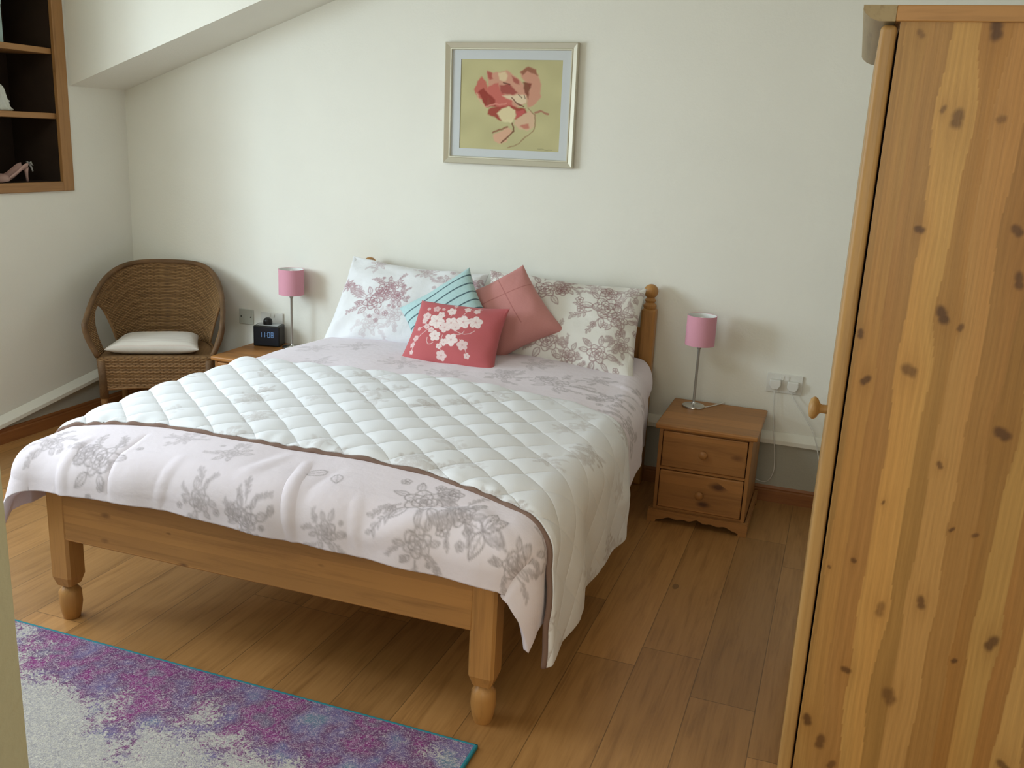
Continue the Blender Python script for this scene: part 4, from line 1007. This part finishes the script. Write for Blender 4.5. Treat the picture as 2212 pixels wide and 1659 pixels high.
    # cornice: moulded board proud of the doors, cool window light put into its greyer colour
    prof = [(1.500, 1.797), (1.486, 1.802), (1.474, 1.812), (1.4705, 1.818), (1.4705, 1.826), (1.53, 1.826), (1.53, 1.797)]
    MB().prism(prof, 'y', yN - .006, yF + .006).build('cornice', wood('cool_lit_pine', 'Y', (.33, .25, .13), (.12, .07, .03), .3, .05, seed=.9, knots=.2), t, 'auto')
    MB().box(1.53, xB + .004, yN - .006, yF + .006, 1.797, 1.826).build('top_board', M['pine_x'], t, bevel=.002)
wardrobe()

# ------------------------------------------------------------------ built-in bookcase and its things
def bookcase():
    y0, y1, z0, z1 = BK; t = thing('bookcase', (XL, y1, z0), 'dark-backed pine bookcase set into the left wall above the wicker chair', 'bookcase')
    L = y0 - y1; H = z1 - z0; d = -.30; fw = .068
    fr = MB()
    fr.box(-.010, .012, -fw, 0, 0, H).build('frame_side', M['shelf_pine_z'], t, bevel=.003)
    MB().box(-.010, .012, L, L + fw, 0, H).build('frame_side', M['shelf_pine_z'], t, bevel=.003)
    MB().box(-.010, .012, L + fw, -fw, 0, .046).build('frame_bottom', M['shelf_pine'], t, bevel=.003)
    MB().box(-.010, .012, L + fw, -fw, H - .05, H).build('frame_top', M['shelf_pine'], t, bevel=.003)
    MB().box(d - .012, d, L, 0, 0, H).build('back_panel', M['shelf_dark'], t)
    [MB().box(d, -.010, a, a + .014, .03, H).build('side_lining', M['shelf_dark'], t) for a in (-.062, L + .048)]
    MB().box(d, -.010, L + .062, -.062, .03, .044).build('base_board', M['shelf_dark'], t)
    for z in (1.5265, 1.828):
        MB().box(d, -.014, L + .062, -.062, z - z0, z - z0 + .028).build('shelf', M['shelf_pine'], t, bevel=.003)
bookcase()
# pink high-heeled shoe on the lowest shelf
def shoe():
    t = thing('high_heeled_shoe', (-2.30, -.612, 1.226), 'pink satin high-heeled shoe on the bottom shelf of the bookcase', 'shoe')
    sat = plain('pink_satin', (.50, .31, .26), .35)
    # local: heel at y=0, toe toward -y ; built as an open swept shell
    st = [(0.004, .066, .021, .088), (-.020, .060, .024, .084), (-.050, .044, .025, .064), (-.085, .020, .027, .040), (-.115, .006, .032, .030), (-.145, .003, .034, .034), (-.172, .003, .026, .030), (-.192, .003, .012, .018), (-.200, .004, .003, .008)]
    rows = []
    for y, zs, hw, zt in st:
        ring = []
        for a in np.linspace(-.12, 1.12, 15):
            an = math.pi * (1 + a); x = hw * math.cos(an); f = abs(math.sin(an)) if math.sin(an) < 0 else 0
            lift = (1 - f) ** 1.6
            ring.append((x, y, zs + (zt - zs) * lift if y > -.125 else zs + (zt - zs) * 0))
        rows.append(ring)
    V = np.array(rows)
    o = grid_obj('upper', V, sat, t); sm = o.modifiers.new('Solid', 'SOLIDIFY'); sm.thickness = .003; sb = o.modifiers.new('Sub', 'SUBSURF'); sb.levels = 2; sb.render_levels = 2
    # vamp over the toes
    rows = []
    for y, zs, hw, zt in st[4:]:
        rows.append([(hw * math.cos(a), y - .004, zs + (zt - zs + .006) * math.sin(a) ** .8) for a in np.linspace(0, math.pi, 13)])
    o = grid_obj('vamp', np.array(rows), sat, t); sm = o.modifiers.new('Solid', 'SOLIDIFY'); sm.thickness = .003; sb = o.modifiers.new('Sub', 'SUBSURF'); sb.levels = 2; sb.render_levels = 2
    MB().tube([(0, .004, .066), (0, .008, .045), (0, .010, .022), (0, .012, 0)], [.015, .009, .006, .006], 14).build('heel', sat, t, True)
    bow = MB()
    for sg in (-1, 1): bow.tube([(0.0, .024, .086), (sg * .012, .030, .092), (sg * .016, .034, .080), (0, .026, .083)], [.003, .006, .006, .003], 8)
    bow.tube([(.0, .026, .085), (.004, .036, .070), (.006, .042, .048)], [.003, .005, .004], 8)
    bow.build('bow', plain('grey_ribbon', (.42, .40, .36), .5), t, True)
shoe()
t = thing('shell_ornament', (-2.31, -.728, 1.5545), 'white ruffled ornament on the middle shelf of the bookcase', 'ornament')
m = MB(); v = []; n = 48; prof = [(.050, 0), (.058, .006), (.050, .020), (.046, .040), (.040, .065), (.036, .085), (.030, .105), (.020, .118), (.006, .122)]
for i, (r, z) in enumerate(prof):
    for k in range(n):
        a = 2 * math.pi * k / n; q = r * (1 + (.16 if i < 2 else .07) * math.sin(9 * a + i * .8)); v.append((q * math.cos(a), q * math.sin(a), z))
f = [(i * n + k, i * n + (k + 1) % n, (i + 1) * n + (k + 1) % n, (i + 1) * n + k) for i in range(len(prof) - 1) for k in range(n)] + [tuple(reversed(range(n))), tuple((len(prof) - 1) * n + k for k in range(n))]
m.add(v, f).build('body', plain('white_porcelain', (.66, .66, .58), .4, bump=.002, bscale=120), t, True)
fl = MB()
for k in range(7):
    a = k * .9; fl.lathe([(.004, -.004), (.010, 0), (.008, .006), (.002, .009)], .043 * math.cos(a), .043 * math.sin(a), 12)
    nn = 4 * 12; fl.v[-nn:] = [(x, y, z + .03 + .012 * (k % 4)) for x, y, z in fl.v[-nn:]]
fl.build('rosettes', plain('white_rosettes', (.68, .67, .60), .5), t, True)
t = thing('gift_box', (-2.31, -.744, 1.8562), 'pale blue-green box on the top shelf of the bookcase, cut by the photo edge', 'box')
MB().box(-.05, .05, -.035, .035, 0, .205).build('carton', plain('pale_aqua_card', (.36, .47, .44), .6, var=.05), t, bevel=.003)
MB().box(-.052, .052, -.037, .037, .165, .212).build('lid', plain('pale_aqua_lid', (.38, .49, .46), .6), t, bevel=.003)

# ------------------------------------------------------------------ rug
t = thing('rug', (0, -2.76, 0), 'purple and cream distressed rug with teal edge in front of the bed', 'rug', .0)
def rq(x, y): return x, y
y1r = .552
MB().box(-1.152, .756, -.56, y1r - .006, 0, .010).build('pile', M['rug'], t)
for (a, b, c, d) in ((-1.160, .764, y1r - .008, y1r), (-1.160, -1.150, -.56, y1r), (.754, .764, -.56, y1r), (-1.160, .764, -.568, -.558)):
    MB().box(a, b, c, d, 0, .0115).build('edge_binding', M['teal_bind'], t, bevel=.003)
